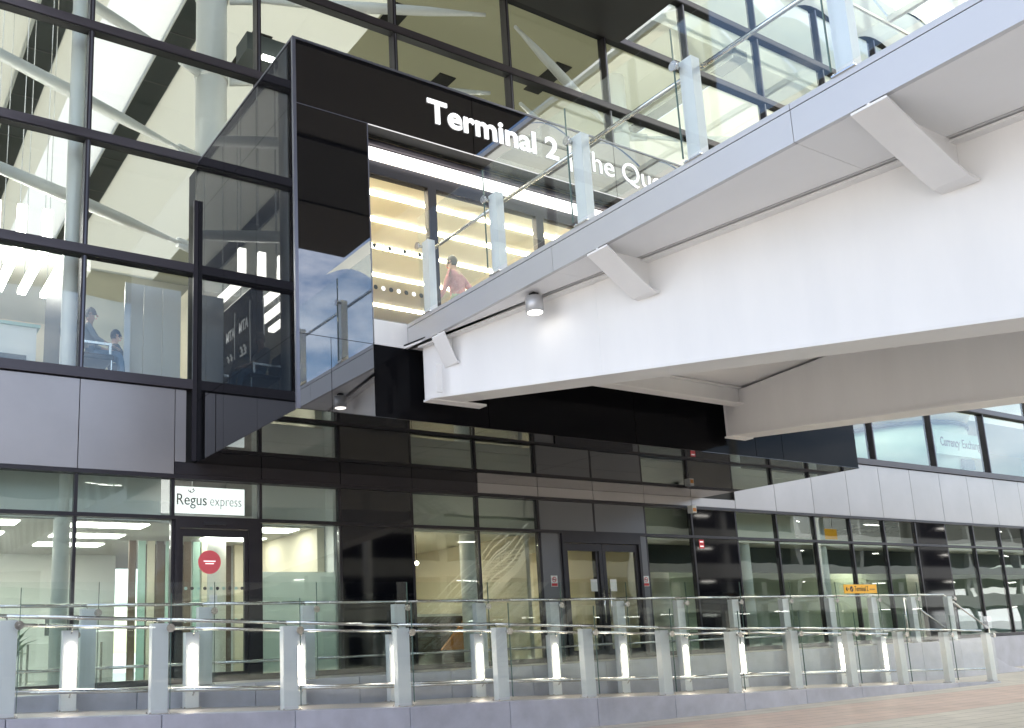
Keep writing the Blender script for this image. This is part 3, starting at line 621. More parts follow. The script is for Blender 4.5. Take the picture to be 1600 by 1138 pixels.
# front: pier, sign band, right pier, apron under the deck
PR0 = 14.6
for z0, z1 in zip(zj[:2], zj[1:3]):
    if z1 < 5.5:
        MB().box(BX0+.042, 5.40, YB, YB+.028, z0+.004, z1-.004).build('glass_panel', 'black', B); MB().box(5.408, PX1-.01, YB, YB+.028, z0+.004, z1-.004).build('glass_panel', 'black', B)
        for xa, xb in ((PX1, 7.95), (7.958, 10.9), (10.908, 13.85), (13.858, PR0)): MB().box(xa, xb-.004, YB+.002, YB+.03, z0+.004, z1-.004).build('glass_panel', 'blackap', B)
    else:
        MB().box(BX0+.042, PX1-.01, YB, YB+.028, z0+.004, z1-.004).build('glass_panel', 'black', B)
    MB().box(PR0+.004, BX1-.03, YB, YB+.028, z0+.004, z1-.004).build('glass_panel', 'blackap', B)
for xa, xb in ((BX0+.042, 7.94), (7.946, 10.94), (10.946, 13.94), (13.946, BX1-.03)):
    MB().box(xa, xb-.004, YB, YB+.028, PZ1+.006, BZ1-.02).build('glass_panel', 'black', B)
box('front_backing', 'gap', B, BX0+.05, PX1-.03, YB+.03, YB+.3, BZ0+.02, BZ1-.02)
box('front_backing', 'gap', B, PR0+.05, BX1-.21, YB+.03, YB+.3, BZ0+.02, BZ1-.02)
box('band_backing', 'gap', B, PX1-.03, PR0+.05, YB+.03, YB+.3, PZ1+.03, BZ1-.02)
box('reveal_trim', 'trim', B, PX1-.008, PX1+.006, YB-.006, YB+.30, 5.74, PZ1+.004)
box('band_edge', 'trim', B, BX0+.04, PX1, YB-.006, YB-.001, PZ1-.004, PZ1+.006)
box('parapet_cap', 'trim', B, BX0-.01, BX1+.01, YB-.01, YF-.1, BZ1-.018, BZ1+.012)
# soffit panels, mirror black
xsf = [BX0, 6.62, 7.95, 10.9, 13.85, BX1]
for xa, xb in zip(xsf[:-1], xsf[1:]):
    for ya, yb in ((YB, 12.5), (12.5, YF-.06)):
        MB().box(xa+.003, xb-.003, ya+.003, yb-.003, BZ0-.004, BZ0+.018).build('soffit_panel', 'blacksof', B)
# lettering
text('lettering', 'Terminal 2', 'signwhite', B, (7.105, YB-.004, 9.035), UP, .53, width=2.56, bold=.012, depth=.012)
text('lettering', '|', 'signwhite', B, (9.86, YB-.004, 9.02), UP, .50, depth=.012)
text('lettering', 'The Queen’s Terminal', 'signwhite', B, (10.06, YB-.004, 9.035), UP, .53, width=5.0, bold=-.001, depth=.012)
# recessed lobby behind the opening
DY = 10.95
box('lobby_floor', 'intfloor', B, PX1-.02, PR0+.02, YB+.01, 22, 5.42, FL1)
box('lobby_ceiling', 'cream', B, PX1-.02, PR0+.02, DY+.12, 22, 8.72, 8.85)
box('lobby_wall', 'cream', B, PX1-.12, PX1-.02, DY+.05, 22, FL1, 8.8)
box('lobby_wall', 'cream', B, PR0+.02, PR0+.12, DY+.05, 22, FL1, 8.8)
box('lobby_wall', 'cream', B, PX1-.1, PR0+.1, 22, 22.1, FL1, 8.8)
box('cove_lamp', 'cove', B, PX1+.01, PR0-.01, DY-.10, DY-.02, 8.40, 8.56)
MB().tube((PX1+.01, DY-.09, 8.64), (PX1+8.5, DY-.09, 8.64), .045, n=14).build('roller_blind', 'transom', B, smooth=True)
box('door_head', 'dark', B, PX1+.01, PR0-.01, DY-.03, DY+.1, 8.18, 8.39)
box('door_head', 'dark', B, PX1+.01, PR0-.01, DY+.0, DY+.1, 8.58, 8.71)
xd = [PX1+.02, 7.40, 9.52, 11.6, 13.2, PR0-.02]
for x in xd[1:-1]: box('door_mullion', 'dark', B, x-.075, x+.075, DY-.03, DY+.08, FL1, 8.18)
box('door_mullion', 'trim', B, xd[0], xd[0]+.09, DY-.03, DY+.08, FL1, 8.18); box('door_mullion', 'dark', B, xd[-1]-.08, xd[-1], DY-.03, DY+.08, FL1, 8.18)
box('threshold', 'slot', B, PX1+.01, PR0-.01, DY-.05, DY+.1, FL1+.002, FL1+.06)
for i, (xa, xb) in enumerate(zip(xd[:-1], xd[1:])):
    gp = MB().box(xa+.07, xb-.07, DY+.01, DY+.025, FL1+.06, 8.18).build('door_glass', 'glassbal', B)
    if i == 0: dots(gp, xa+.16, xb-.1, (7.06, 6.42), DY+.009, step=.13, r=.035, mats=('signwhite', 'slot'))
lz = 8.71
for i, y in enumerate((11.6, 12.35, 13.2, 14.2, 15.4, 16.9, 18.8)):
    tag(box('lobby_lamp', 'lampw', None, PX1+.1, PR0-.1, y-.045, y+.045, lz-.012, lz), 'continuous warm light line across the entrance lobby ceiling, %s from the doors' % ('first', 'second', 'third', 'fourth', 'fifth', 'sixth', 'seventh')[i], 'lamp', 'lobby light lines')
# white slab edge between pier and bridge
box('landing_edge', 'white', B, PX1+.008, 6.60, YB-.012, YB+.0, 5.384, 5.742)
# upright member where box and curtain wall meet
box('corner_post', 'dark', B, BX0-.075, BX0-.004, YF-.11, YF-.05, BZ0+.02, 8.95)
# ================================================================== FOOTBRIDGE
G = empty('footbridge', (6.6, 5, 5.4), 'white steel footbridge running from the entrance box out over the plaza', 'footbridge')
G.location = (0, 0, 0)
X0, X1, YE = 6.60, 13.43, -19.5
DZ0, DZ1 = 5.384, 5.742
yb_ = YB-.014
seg = [yb_-1.55*2*i for i in range(0, 11)]
for a, b in zip(seg[:-1], seg[1:]):
    for xf, w in ((X0, 1), (X1, -1)):
        MB().box(min(xf, xf+w*.05), max(xf, xf+w*.05), b+.003, a-.003, DZ0, DZ1-.062).build('fascia_panel', 'fascia', G)
        MB().box(min(xf-.004*w, xf+w*.05), max(xf-.004*w, xf+w*.05), b+.003, a-.003, DZ1-.055, DZ1).build('fascia_cap', 'fascia', G)
    MB().box(X0+.055, X1-.055, b+.004, a-.004, DZ0+.05, DZ1-.01).build('deck_slab', 'deck', G)
# girders: taper in plan and deepen away from the terminal
def gx(y): return 6.834+.165*(9.674-y) if y > -2 else 6.834+.165*11.674
def gx2(y): return 13.20-.20*(9.7-y) if y > 2 else 13.20-.20*7.7
def gz(y): return 4.62-.128*(10.285-y) if y > -1 else 4.62-.128*11.285
yy = [10.30, 9.3, 7.5, 5.5, 3.5, 1.5, -.9, -6, -12, YE]
def girder(fx, s, name):
    g_ = None
    web = MB(); fl = MB(); tf = MB()
    for a, b in zip(yy[:-1], yy[1:]):
        wa, wb = fx(a), fx(b)
        web.hexa([(wb, b, gz(b)+.03), (wb+s*.05, b, gz(b)+.03), (wa+s*.05, a, gz(a)+.03), (wa, a, gz(a)+.03), (wb, b, DZ0+.02), (wb+s*.05, b, DZ0+.02), (wa+s*.05, a, DZ0+.02), (wa, a, DZ0+.02)])
        o0, o1 = -.02*s, .50*s
        fl.hexa([(wb+o0, b, gz(b)), (wb+o1, b, gz(b)), (wa+o1, a, gz(a)), (wa+o0, a, gz(a)), (wb+o0, b, gz(b)+.032), (wb+o1, b, gz(b)+.032), (wa+o1, a, gz(a)+.032), (wa+o0, a, gz(a)+.032)])
        tf.hexa([(wb-.10*s, b, DZ0-.035), (wb+.3*s, b, DZ0-.035), (wa+.3*s, a, DZ0-.035), (wa-.10*s, a, DZ0-.035), (wb-.10*s, b, DZ0-.012), (wb+.3*s, b, DZ0-.012), (wa+.3*s, a, DZ0-.012), (wa-.10*s, a, DZ0-.012)])
    g_ = web.build('girder', 'white', G)
    for y in (7.4, 2.9, -2.6, -8.6):              # site welds
        MB().hexa([(fx(y-.006)-s*.003, y-.006, gz(y)+.034), (fx(y-.006)+s*.01, y-.006, gz(y)+.034), (fx(y+.006)+s*.01, y+.006, gz(y)+.034), (fx(y+.006)-s*.003, y+.006, gz(y)+.034), (fx(y-.006)-s*.003, y-.006, DZ0-.04), (fx(y-.006)+s*.01, y-.006, DZ0-.04), (fx(y+.006)+s*.01, y+.006, DZ0-.04), (fx(y+.006)-s*.003, y+.006, DZ0-.04)]).build('weld_seam', 'soffit', g_)
    fl.build('bottom_flange', 'white', g_); tf.build('top_flange', 'white', g_)
    w2 = MB()                                     # inner web: the girder is a closed box
    for a, b in zip(yy[:-1], yy[1:]):
        w2.hexa([(fx(b)+s*.40, b, gz(b)+.032), (fx(b)+s*.45, b, gz(b)+.032), (fx(a)+s*.45, a, gz(a)+.032), (fx(a)+s*.40, a, gz(a)+.032), (fx(b)+s*.40, b, DZ0-.036), (fx(b)+s*.45, b, DZ0-.036), (fx(a)+s*.45, a, DZ0-.036), (fx(a)+s*.40, a, DZ0-.036)])
    w2.build('inner_web', 'white', g_)
    x_ = fx(10.3)
    MB().box(min(x_-.0*s, x_+.95*s), max(x_, x_+.95*s), 10.30, 10.33, gz(10.3)-.0, DZ0-.02).build('end_plate', 'white', g_) if False else MB().box(min(x_, x_+.46*s), max(x_, x_+.46*s), 10.301, 10.33, gz(10.3), DZ0-.03).build('end_plate', 'white', g_)
    MB().box(min(x_-.02*s, x_+(.92 if s > 0 else .5)*s), max(x_-.02*s, x_+(.92 if s > 0 else .5)*s), 10.16, 10.335, gz(10.3)-.032, gz(10.3)-.004).build('bearing_plate', 'white', g_)
    MB().box(x_-.11*s if s > 0 else x_+.02, x_-.02 if s > 0 else x_+.11, 9.86, 9.885, gz(9.9)+.04, 5.0).build('stiffener', 'white', g_)
girder(gx, 1, 'near'); girder(gx2, -1, 'far')
# soffit: panels with a dark shadow gap beside each girder
for a, b in zip(seg[:-1], seg[1:]):
    def strip(e0, e1, nm, mat, z0=DZ0+.0, z1=DZ0+.03):
        MB().hexa([(e0(b), b+.002, z0), (e1(b), b+.002, z0), (e1(a), a-.002, z0), (e0(a), a-.002, z0), (e0(b), b+.002, z1), (e1(b), b+.002, z1), (e1(a), a-.002, z1), (e0(a), a-.002, z1)]).build(nm, mat, G)
    strip(lambda y: X0+.052, lambda y: gx(y)-.155, 'soffit_panel', 'soffit')
    strip(lambda y: gx(y)-.12, lambda y: gx2(y)+.12, 'soffit_panel', 'soffit', DZ0+.004, DZ0+.032)
    strip(lambda y: gx2(y)+.155, lambda y: X1-.052, 'soffit_panel', 'soffit')
    strip(lambda y: gx(y)-.17, lambda y: gx(y)-.10, 'shadow_gap', 'gap', DZ0+.034, DZ0+.048)
    strip(lambda y: gx2(y)+.10, lambda y: gx2(y)+.17, 'shadow_gap', 'gap', DZ0+.034, DZ0+.048)
# brackets: sloping flange with a web, from the deck edge to the girder
for y in (9.75, 6.70, 3.64, .55, -2.6, -5.7, -8.8, -11.9):
    for fx, e, s in ((gx, X0, 1), (gx2, X1, -1)):
        xg = fx(y); h = .15; n_ = 7
        br = MB(); wb_ = MB()
        pts = []
        for i in range(n_+1):
            t = i/n_; x = e+s*.0+(xg-e)*t; z = DZ0-.012-.39*min(t/.86, 1-(1-min(1, t))**2*1.2 if t > .7 else t/.86)
            pts.append((x, z))
        for (xa, za), (xb, zb) in zip(pts[:-1], pts[1:]):
            br.hexa([(xa, y-h, za-.02), (xb, y-h, zb-.02), (xb, y+h, zb-.02), (xa, y+h, za-.02), (xa, y-h, za), (xb, y-h, zb), (xb, y+h, zb), (xa, y+h, za)])
            wb_.hexa([(xa, y-.012, za), (xb, y-.012, zb), (xb, y+.012, zb), (xa, y+.012, za), (xa, y-.012, DZ0), (xb, y-.012, DZ0), (xb, y+.012, DZ0), (xa, y+.012, DZ0)])
        bo = br.build('bracket', 'white', G); wb_.build('bracket_web', 'white', bo)
# cross beams between the girders
for y in (9.95, 6.7, 3.64, .55, -2.6):
    xa, xb = gx(y)+.46, gx2(y)-.46
    cb = MB().box(xa, xb, y-.012, y+.012, 5.10, DZ0-.003).build('cross_beam', 'white', G)
    MB().box(xa, xb+(.5 if y > 9 else 0), y-.11, y+.11, 5.08, 5.10).build('beam_flange', 'white', cb)
    MB().box(xa, xb, y-.09, y+.09, DZ0-.028, DZ0-.005).build('beam_flange', 'white', cb)
# far-end pier where the bridge reaches the car park
MB().box(8.6, 11.4, -19.6, -18.9, 0, 3.2).build('support_pier', 'concrete', G)
# downlights under the edge
for i, y in enumerate((8.03, 4.95, 1.9)):
    D_ = empty('downlight', (6.83, y, DZ0), ('small white drum downlight under the footbridge edge, nearest the entrance box', 'small white drum downlight under the footbridge edge, second from the entrance box', 'small white drum downlight under the footbridge edge, third from the entrance box')[i], 'downlight', 'footbridge downlights')
    if i: D_.location.x = 6.85
    MB().box(-.04, .04, -.04, .04, -.05, .002).build('mount', 'gap', D_)
    MB().tube((0, 0, -.05), (0, 0, -.24), .105, n=28).build('drum', 'fascia', D_, smooth=True)
    MB().tube((0, 0, -.245), (0, 0, -.241), .088, n=28).build('lens', 'down', D_)
    if i: [C.objects.unlink(o) for o in list(D_.children)]; C.objects.unlink(D_)
# ================================================================== BALUSTRADES
post_cache = {}
def mesh_cached(key, fn):
    if key not in post_cache: post_cache[key] = fn()
    return post_cache[key]
def balustrade(name, label, pts, along, w, height, glass_top, glass_bot, off, posts_led=False, rails=(1.02, ), toprail=True, first=0, railoff=.10, plate=.10, gmat='glassbal'):
    """pts: base points (x,y,z) of the posts. along: 'x' or 'y'. off: side of the glass (+1/-1 across the run)"""
    O = empty(name, (0, 0, 0), label, 'balustrade')
    ax = 0 if along == 'x' else 1; cr_ = 1-ax
    def P3(a, c, z): return (a, c, z) if ax == 0 else (c, a, z)
    def bx_(mb, a0, a1, c0, c1, z0, z1): return mb.box(*( (a0, a1, c0, c1) if ax == 0 else (c0, c1, a0, a1) ), z0, z1)
    def mk_post():
        mb = MB()
        bx_(mb, -w/2, w/2, -.012, .012, 0, height)
        bx_(mb, -w/2, -w/2+.02, .012, plate, 0, height); bx_(mb, w/2-.02, w/2, .012, plate, 0, height)
        bx_(mb, -w/2, w/2, plate, plate+.014, 0, height)
        return mb.mesh('post', 'post')
    def mk_clamp():
        mb = MB(); c1 = off*.07
        a = P3(0, 0, 0); b = P3(0, c1, 0); b2 = P3(0, c1*1.3, 0)
        mb.tube(a, b, .018, n=10); mb.tube(b, b2, .05, n=18); return mb.mesh('glass_clamp', 'steel', True)
    def mk_base():
        mb = bx_(MB(), -w/2-.03, w/2+.03, -.05, plate+.05, .001, .014)
        for sa in (-w/2-.012, w/2+.012):
            for sc_ in (-.03, plate+.03): mb.tube(P3(sa, sc_, .014), P3(sa, sc_, .03), .012, n=6)
        return mb.mesh('base_plate', 'steel')
    bpm = mesh_cached(('b', along, w, plate), mk_base)
    pm = mesh_cached((along, w, height, plate), mk_post); cm = mesh_cached(('c', along, off), mk_clamp)
    for i, p in enumerate(pts):
        po = inst(pm, 'post', O, p)
        inst(bpm, 'base_plate', po, (0, 0, 0))
        cl = inst(cm, 'glass_clamp', po, P3(w/2-.0, off*.012, height-.06))
        if posts_led:
            MB().box(-.02, .035, -.030, -.014, .27, height-.18).build('light_strip', 'led', po)
    for a, b in zip(pts[:-1], pts[1:]):
        a, b = Vector(a), Vector(b)
        lo, hi = (a, b) if a[ax] < b[ax] else (b, a)
        c = lo[cr_]+off*.075; g0, g1 = lo[ax]+w/2+.012-.0, hi[ax]+w/2-.012
        t0 = (g0-lo[ax])/(hi[ax]-lo[ax]); t1 = (g1-lo[ax])/(hi[ax]-lo[ax])
        za, zb = lo.z+(hi.z-lo.z)*t0, lo.z+(hi.z-lo.z)*t1
        p8 = [P3(g0, c-.008, za+glass_bot), P3(g1, c-.008, zb+glass_bot), P3(g1, c+.008, zb+glass_bot), P3(g0, c+.008, za+glass_bot), P3(g0, c-.008, za+glass_top), P3(g1, c-.008, zb+glass_top), P3(g1, c+.008, zb+glass_top), P3(g0, c+.008, za+glass_top)]
        gp = MB().hexa(p8).build('glass_panel', gmat, O)
        e = .009
        MB().hexa([P3(g0-e, c-.0085, za+glass_bot), P3(g0-.001, c-.0085, za+glass_bot), P3(g0-.001, c+.0085, za+glass_bot), P3(g0-e, c+.0085, za+glass_bot), P3(g0-e, c-.0085, za+glass_top), P3(g0-.001, c-.0085, za+glass_top), P3(g0-.001, c+.0085, za+glass_top), P3(g0-e, c+.0085, za+glass_top)]).build('glass_edge', 'edge', gp)
    for h, r, co in rails:
        mb = MB()
        ps = [Vector(p) for p in pts]
        for a, b in zip(ps[:-1], ps[1:]):
            qa = Vector(P3(a[ax], a[cr_]+co, a.z+h)); qb = Vector(P3(b[ax], b[cr_]+co, b.z+h)); mb.tube(qa, qb, r, n=12)
        rl = mb.build('handrail' if h > .5 else 'low_rail', 'steel', O, smooth=True)
        for p in pts:
            q = P3(p[ax], p[cr_]+co, p[2]+h-r*.6); q0 = P3(p[ax], p[cr_]+co*.4, p[2]+h-.09)
            MB().tube(q0, q, .010, n=8).build('rail_stem', 'steel', rl, smooth=True)
    return O
# footbridge railing: posts 1.55 m apart
ypb = [10.0-1.552*i for i in range(0, 19)]
balustrade('bridge_balustrade', 'glass balustrade with pale posts and steel handrail along the near edge of the footbridge', [(X0+.03, y, DZ1) for y in ypb], 'y', .15, 1.055, 1.40, .03, -1, rails=((.98, .024, .14),), plate=.09, gmat='glassbr')
balustrade('bridge_balustrade', 'glass balustrade along the far edge of the footbridge', [(X1-.13, y, DZ1) for y in ypb], 'y', .15, 1.055, 1.40, .03, 1, rails=((.98, .024, -.08),), plate=.09)
# ramp, street side
xF = [22.1-1.70*i for i in range(0, 15)]
balustrade('ramp_balustrade', 'glass balustrade along the street edge of the ramp, in front of the others', [(x, 11.25, rz(x)+.02) for x in xF], 'x', .20, 1.06, 1.42, .06, -1, rails=((1.11, .024, .14), (.27, .022, .16)), plate=.09)
# ramp, wall side: posts with lit strips
xM = [20.4-1.612*i for i in range(0, 14)]
balustrade('ramp_balustrade', 'row of posts with lit strips along the wall side of the ramp', [(x, 12.68, rz(x)+.004) for x in xM], 'x', .19, 1.02, 1.05, .25, 1, posts_led=True, rails=((1.07, .024, -.12), (.27, .022, -.12)), plate=.09)
# walkway
xK = [25.6-1.617*i for i in range(1, 17)]
KB = balustrade('walkway_balustrade', 'glass balustrade along the edge of the raised walkway, nearest the shopfront', [(x, 13.0, WALK+.02) for x in xK], 'x', .20, 1.09, 1.44, .06, -1, rails=((1.14, .024, .14), (.30, .022, .16)), plate=.09)
SH = empty('stair_handrail', (24, 13.14, WALK), 'pair of sloping stainless handrails over the steps at the right end of the walkway', 'handrail'); SH.location = (0, 0, 0)
for y in (13.14, 14.2): MB().tube((24.0, y, WALK+1.14), (25.9, y, 1.14), .024).tube((25.9, y, 1.14), (25.9, y, 0), .024).tube((24, y, WALK+1.14), (24, y, WALK), .024).build('rail', 'steel', SH, smooth=True)
# amber direction sign clipped to the walkway rail
SG = empty('direction_sign', (19.47, 12.86, 2.04), 'amber direction sign reading Terminal 2 on the walkway balustrade', 'sign')
MB().box(0, 1.24, 0, .02, .03, .23).build('sign_plate', 'yellow', SG, bevel=.003)
text('lettering', 'Terminal 2', 'ink', SG, (.38, -.004, .08), UP, .17, width=.52, depth=.001)
MB().box(.96, 1.16, -.003, -.001, .115, .13).build('small_print', 'ink', SG)
MB().tube((.06, -.003, .13), (.17, -.003, .13), .010, n=6).tube((.06, -.003, .13), (.10, -.003, .17), .010, n=6).tube((.06, -.003, .13), (.10, -.003, .09), .010, n=6).build('arrow', 'ink', SG)
MB().tube((.27, -.004, .13), (.27, -.001, .13), .062, n=24).build('badge', 'ink', SG)
MB().hexa([(.235, -.006, .10), (.25, -.006, .09), (.31, -.006, .155), (.30, -.006, .165), (.235, -.005, .10), (.25, -.005, .09), (.31, -.005, .155), (.30, -.005, .165)]).build('plane_mark', 'yellow', SG)
MB().tube((.3, .02, .13), (.3, .14, .0), .012).tube((.94, .02, .13), (.94, .14, .0), .012).build('clip', 'steel', SG)
# red notices on the dark panel and a small lamp box at the box's soffit
RN = empty('red_notice', (16.80, YF-.014, 3.30), 'small red notice on the black shopfront panel right of the doors', 'notice')
MB().box(-.08, .08, -.004, 0, -.10, .10).build('plate', 'signred', RN)
for z in (.05, -.05): MB().box(-.055, .055, -.0062, -.0045, z-.012, z+.012).build('print_line', 'signwhite', RN)
EL = empty('emergency_lamp', (16.4, 14.30, 4.05), 'small white and amber lamp box high on the shopfront right of the doors', 'lamp')
MB().box(-.07, .07, -.05, .10, -.08, .09).build('housing', 'intwhite', EL, bevel=.01); MB().box(-.05, .05, -.056, -.051, -.05, .03).build('amber_window', 'orange', EL)
HG = empty('hanging_sign', (23.05, 15.75, 3.60), 'amber hanging sign behind the right clerestory glass', 'sign')
MB().box(0, .78, 0, .08, .05, .40).build('sign_box', 'amberlit', HG, bevel=.01)
for x in (.15, .63): MB().tube((x, .04, .40), (x, .04, .9), .012, n=8).build('hanger', 'steel', HG)
# ------------------------------------------------------------------ shop interiors
def desk(x, y, lab):
    d = empty('office_desk', (x, y, WALK), lab, 'desk', 'office desks')
    MB().box(-.7, .7, -.35, .35, .71, .74).build('desk_top', 'intwhite', d)
    for sx in (-.64, .64):
        for sy in (-.3, .3): MB().box(sx-.02, sx+.02, sy-.02, sy+.02, 0, .71).build('leg', 'steel', d)
    m_ = MB().box(-.3, .3, .02, .05, .86, 1.22).box(-.03, .03, .03, .06, .745, .9).box(-.12, .12, -.04, .12, .742, .752).build('monitor', 'ink', d); MB().box(-.28, .28, .014, .0185, .88, 1.20).build('screen', 'slot', m_)
desk(1.7, 17.2, 'white office desk with monitor at the far left of the ground floor'); desk(3.7, 18.3, 'white office desk with monitor deep behind the bay left of the office door')
for i, (x, y, lab) in enumerate(((9.8, 16.0, 'round cafe table near the black panel'), (11.4, 17.9, 'round cafe table deep in the cafe'))):
    d = empty('cafe_table', (x, y, WALK), lab, 'table', 'cafe tables')
    MB().tube((0, 0, .72), (0, 0, .75), .38, n=28).build('table_top', 'intwhite', d); MB().tube((0, 0, .02), (0, 0, .72), .03, n=12).build('stem', 'steel', d); MB().tube((0, 0, 0), (0, 0, .02), .24, n=24).build('foot', 'steel', d)
SP = empty('slatted_partition', (4.55, 17.0, WALK), 'striped slatted partition behind the office door', 'partition')
for i in range(9): MB().box(i*.17, i*.17+.13, 0, .05, 0, 2.5).build('slat', ('wood', 'mint', 'cream')[i % 3], SP)
PT = empty('potted_plant', (2.45, 16.2, WALK), 'leafy potted plant inside the bay left of the office door', 'plant')
MB().tube((0, 0, 0), (0, 0, .4), .15, .2, n=20).build('pot', 'intwhite', PT, smooth=True)
lv = MB(); random.seed(3)
for i in range(70):
    a = random.uniform(0, 6.28); e = random.uniform(.3, 1.4); l = random.uniform(.35, .8); d = Vector((math.cos(a)*math.cos(e), math.sin(a)*math.cos(e), math.sin(e))); q = Vector((0, 0, .4)); w_ = d.cross(Vector((0, 0, 1))).normalized()*.035
    p = q+d*l*.55+Vector((0, 0, .05)); t_ = q+d*l-Vector((0, 0, l*.12)); k = len(lv.v)
    lv.v += [tuple(q), tuple(p+w_), tuple(t_), tuple(p-w_)]; lv.f.append((k, k+1, k+2, k+3))
tag(lv.build('leaves', 'leaf', PT), kind='stuff')
BS = empty('bar_shelves', (9.2, 19.6, WALK), 'cafe back shelves with rows of bottles', 'shelves')
for z in (1.1, 1.5, 1.9): MB().box(0, 2.6, 0, .3, z, z+.03).build('shelf', 'wood', BS)
for z in (1.13, 1.53, 1.93):
    for i in range(16): MB().lathe_path([(.1+i*.16, .15, z), (.1+i*.16, .15, z+.16), (.1+i*.16, .15, z+.21), (.1+i*.16, .15, z+.27)], [.032, .032, .012, .012], 8).build('bottle', ('orange', 'leaf', 'ink', 'mint')[(i+int(z*7)) % 4], BS, smooth=True)
FF = empty('frosted_partition', (6.10, YF+.10, WALK), 'waist-high frosted screen inside the office window', 'screen')
MB().box(.02, 1.40, 0, .01, .1, 1.75).build('frosted_pane', 'frost', FF)
CT = empty('cafe_counter', (10.7, 16.6, WALK), 'cafe counter with slanted orange end behind the glass beside the double doors', 'counter')
MB().box(-.9, .9, 0, .8, 0, 1.0).build('counter_body', 'wood', CT); MB().box(-.95, .95, -.05, .85, 1.0, 1.05).build('worktop', 'intwhite', CT); MB().prism([(.2, .3), (1.1, .3), (1.1, 1.0), (.9, 1.0)], 'y', -.12, -.06).build('orange_end', 'orange', CT)
for i, (x, y) in enumerate(((9.25, 15.6), (9.5, 15.9), (9.75, 15.5), (9.95, 16.0))):
    PL = empty('pendant_lamp', (x, y, 3.44), 'small globe pendant in the cafe window, %s from the left' % ('first', 'second', 'third', 'fourth')[i], 'lamp', 'cafe globe pendants')
    MB().tube((0, 0, 0), (0, 0, -.52), .006, n=6).build('cord', 'ink', PL)
    MB().lathe_path([(0, 0, -.52), (0, 0, -.535), (0, 0, -.56), (0, 0, -.585), (0, 0, -.60)], [.008, .03, .042, .03, .008], 12).build('globe', 'lampw', PL, smooth=True)
CC = empty('currency_counter', (28.3, 16.4, FL1), 'mint green exchange counter lettered Currency behind the right upper glass', 'counter')
MB().tube((2.1, 1.2, 0), (2.1, 1.2, 1.75), 2.2, n=40).build('drum', 'mint', CC, smooth=True)
MB().tube((2.1, 1.2, 1.75), (2.1, 1.2, 1.87), 2.26, n=40).build('dark_rim', 'ink', CC, smooth=True)
MB().tube((2.1, 1.2, 1.87), (2.1, 1.2, 2.5), 2.2, 2.5, n=40).build('canopy', 'cream', CC, smooth=True)
MB().box(.55, 3.5, -1.07, -1.03, .70, 1.45).build('sign_board', 'mint', CC)
text('lettering', 'Currency', 'ink', CC, (.78, -1.076, .98), UP, .40, width=1.12, bold=.006, depth=.003)
text('lettering', 'Exchange', 'ink', CC, (2.05, -1.076, .98), UP, .40, width=1.2, depth=.003)
MB().box(1.9, 2.6, -1.09, -1.03, .30, .62).build('screen', 'ink', CC)
# ================================================================== FORECOURT ROOF AND CAR PARK (seen in reflections)
RF = empty('forecourt_roof', (9.8, 0, 15.5), 'dark soffited roof over the footbridge, at the top edge', 'roof'); RF.location = (0, 0, 0)
box('roof_deck', 'roofdark', RF, 2.2, 15.55, -8, 14.36, 15.62, 15.95)
for i, y in enumerate((13.0, 9.2, 5.4, 1.6, -2.2, -5.6)):
    box('soffit_panel', 'rooftan' if i % 2 else 'roofdark', RF, 2.4, 15.4, y-2.2, y+1.34, 15.50, 15.60)
# fritted glass canopy beside the roof, vaulted bays
def frit():
    m, t, b = newmat('fritted_canopy_glass'); t.nodes.remove(b); out = t.nodes['Material Output']
    tl = t.nodes.new('ShaderNodeBsdfTranslucent'); tl.inputs[0].default_value = (.98, .94, .74, 1); tr = t.nodes.new('ShaderNodeBsdfTransparent'); tr.inputs[0].default_value = (1, .95, .72, 1)
    ms = t.nodes.new('ShaderNodeMixShader'); ms.inputs[0].default_value = .34; t.links.new(tl.outputs[0], ms.inputs[1]); t.links.new(tr.outputs[0], ms.inputs[2]); t.links.new(ms.outputs[0], out.inputs[0]); return m
M['frit'] = frit()
CN = empty('glass_canopy', (26, 0, 18.9), 'vaulted fritted glass canopy beside the dark roof, mirrored in the upper right glass', 'canopy'); CN.location = (0, 0, 0)
cz = lambda x: 18.9+.55*abs(math.sin((x-19.3)/3.0*math.pi))
xc = [19.3+.3*i for i in range(0, 141)]
for j in range(0, 140, 10):
    for y0 in (-17, -12, -7, -2, 3, 8, 9.27):
        v = []; f = []
        for i in range(j, j+11): v += [(xc[i], y0+.03 if y0 != 9.27 else 13.03, cz(xc[i])), (xc[i], y0+4.97, cz(xc[i]))]
        for i in range(10): f.append((2*i, 2*i+1, 2*i+3, 2*i+2))
        p = MB(); p.v = v; p.f = f; p.build('canopy_panel', 'frit', CN)
for x in [19.3+3.0*i for i in range(15)]: MB().box(x-.07, x+.07, -12, 13, 18.70, 18.88).build('gutter_beam', 'post', CN)
for y0 in (-12, -7, -2, 3, 8, 13): MB().box(19.3, 61.3, y0-.03, y0+.03, 18.62, 18.70).build('cross_rib', 'post', CN)
for y0 in (-7, 3): MB().tube((19.3, y0, 18.5), (49.3, y0+10, 18.5), .09, n=10).build('brace', 'edge', CN)
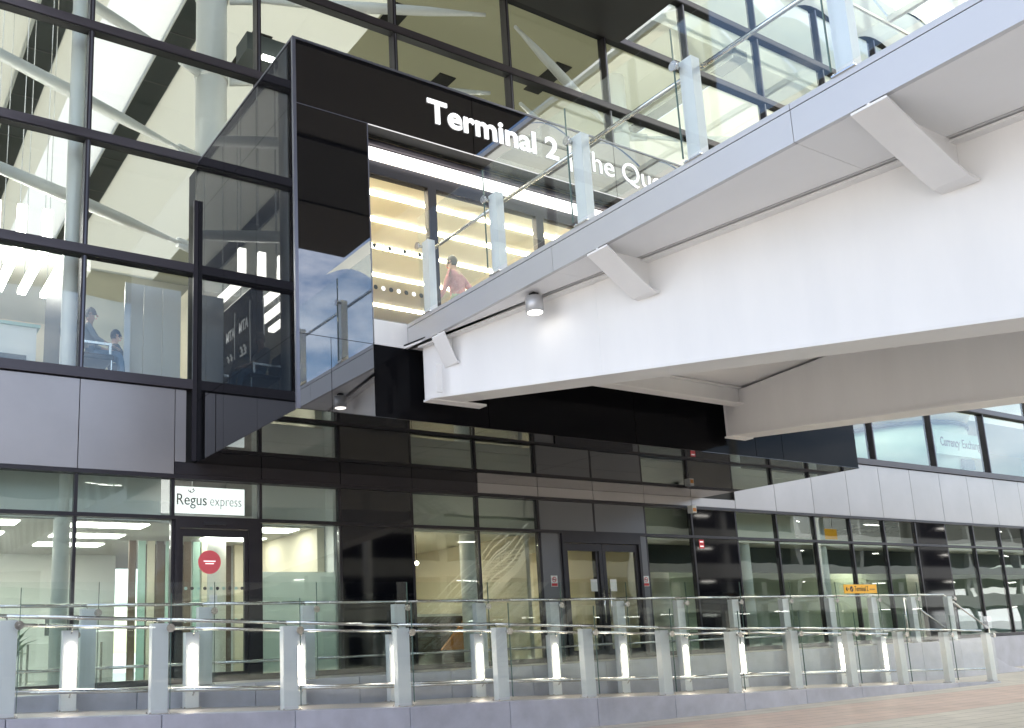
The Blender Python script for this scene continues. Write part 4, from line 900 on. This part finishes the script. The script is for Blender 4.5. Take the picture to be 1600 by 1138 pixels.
for x in (22.3, 40.3, 58.3): MB().tube((x, -11, 0), (x, -11, 18.7), .22, n=16).build('canopy_column', 'colwhite', CN, smooth=True)
# unseen steel stair added across the plaza to mirror bright streaks in the glass
SX = empty('streak_stair', (20, -4, 0), 'unseen steel staircase added across the plaza for bright streaks in the glass', 'staircase'); SX.location = (0, 0, 0)
for y in (-3.2, -4.9): MB().hexa([(19.6, y-.04, 0), (20.1, y-.04, 0), (20.1, y+.04, 0), (19.6, y+.04, 0), (26.2, y-.04, 5.2), (26.7, y-.04, 5.2), (26.7, y+.04, 5.2), (26.2, y+.04, 5.2)]).build('stringer', 'white', SX)
for i in range(30): MB().box(19.75+i*.22, 20.05+i*.22, -4.85, -3.25, .16+i*.172, .20+i*.172).build('tread', 'steel', SX)
for y in (-3.2, -4.9):
    for h in (.35, .7, 1.05): MB().tube((19.8, y, h+.1), (26.4, y, h+5.25), .03, n=8).build('rail', 'brightrail', SX, smooth=True)
    for i in range(5): MB().tube((20+i*1.55, y, .2+i*1.21), (20+i*1.55, y, 1.3+i*1.21), .025, n=8).build('rail_post', 'steel', SX)
MB().box(26.3, 29, -5, -3.1, 5.1, 5.3).build('landing', 'concrete', SX)
for x in (27, 28.7): MB().tube((x, -4, 0), (x, -4, 5.1), .12, n=14).build('landing_post', 'white', SX)
CP = empty('car_park', (20, -28, 0), 'concrete multi-storey car park across the plaza', 'building'); CP.location = (0, 0, 0)
for i in range(4):
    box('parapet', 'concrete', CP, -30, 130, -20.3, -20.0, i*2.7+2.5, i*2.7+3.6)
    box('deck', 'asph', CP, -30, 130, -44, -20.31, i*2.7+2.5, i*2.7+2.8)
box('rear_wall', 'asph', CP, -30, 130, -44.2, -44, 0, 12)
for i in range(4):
    for x in range(-24, 128, 12): box('added_tube_lamp', 'lamp', CP, x, x+1.5, -23.2, -23.1, i*2.7+2.40, i*2.7+2.46)  # tubes added for white sparkles mirrored in the terminal glass
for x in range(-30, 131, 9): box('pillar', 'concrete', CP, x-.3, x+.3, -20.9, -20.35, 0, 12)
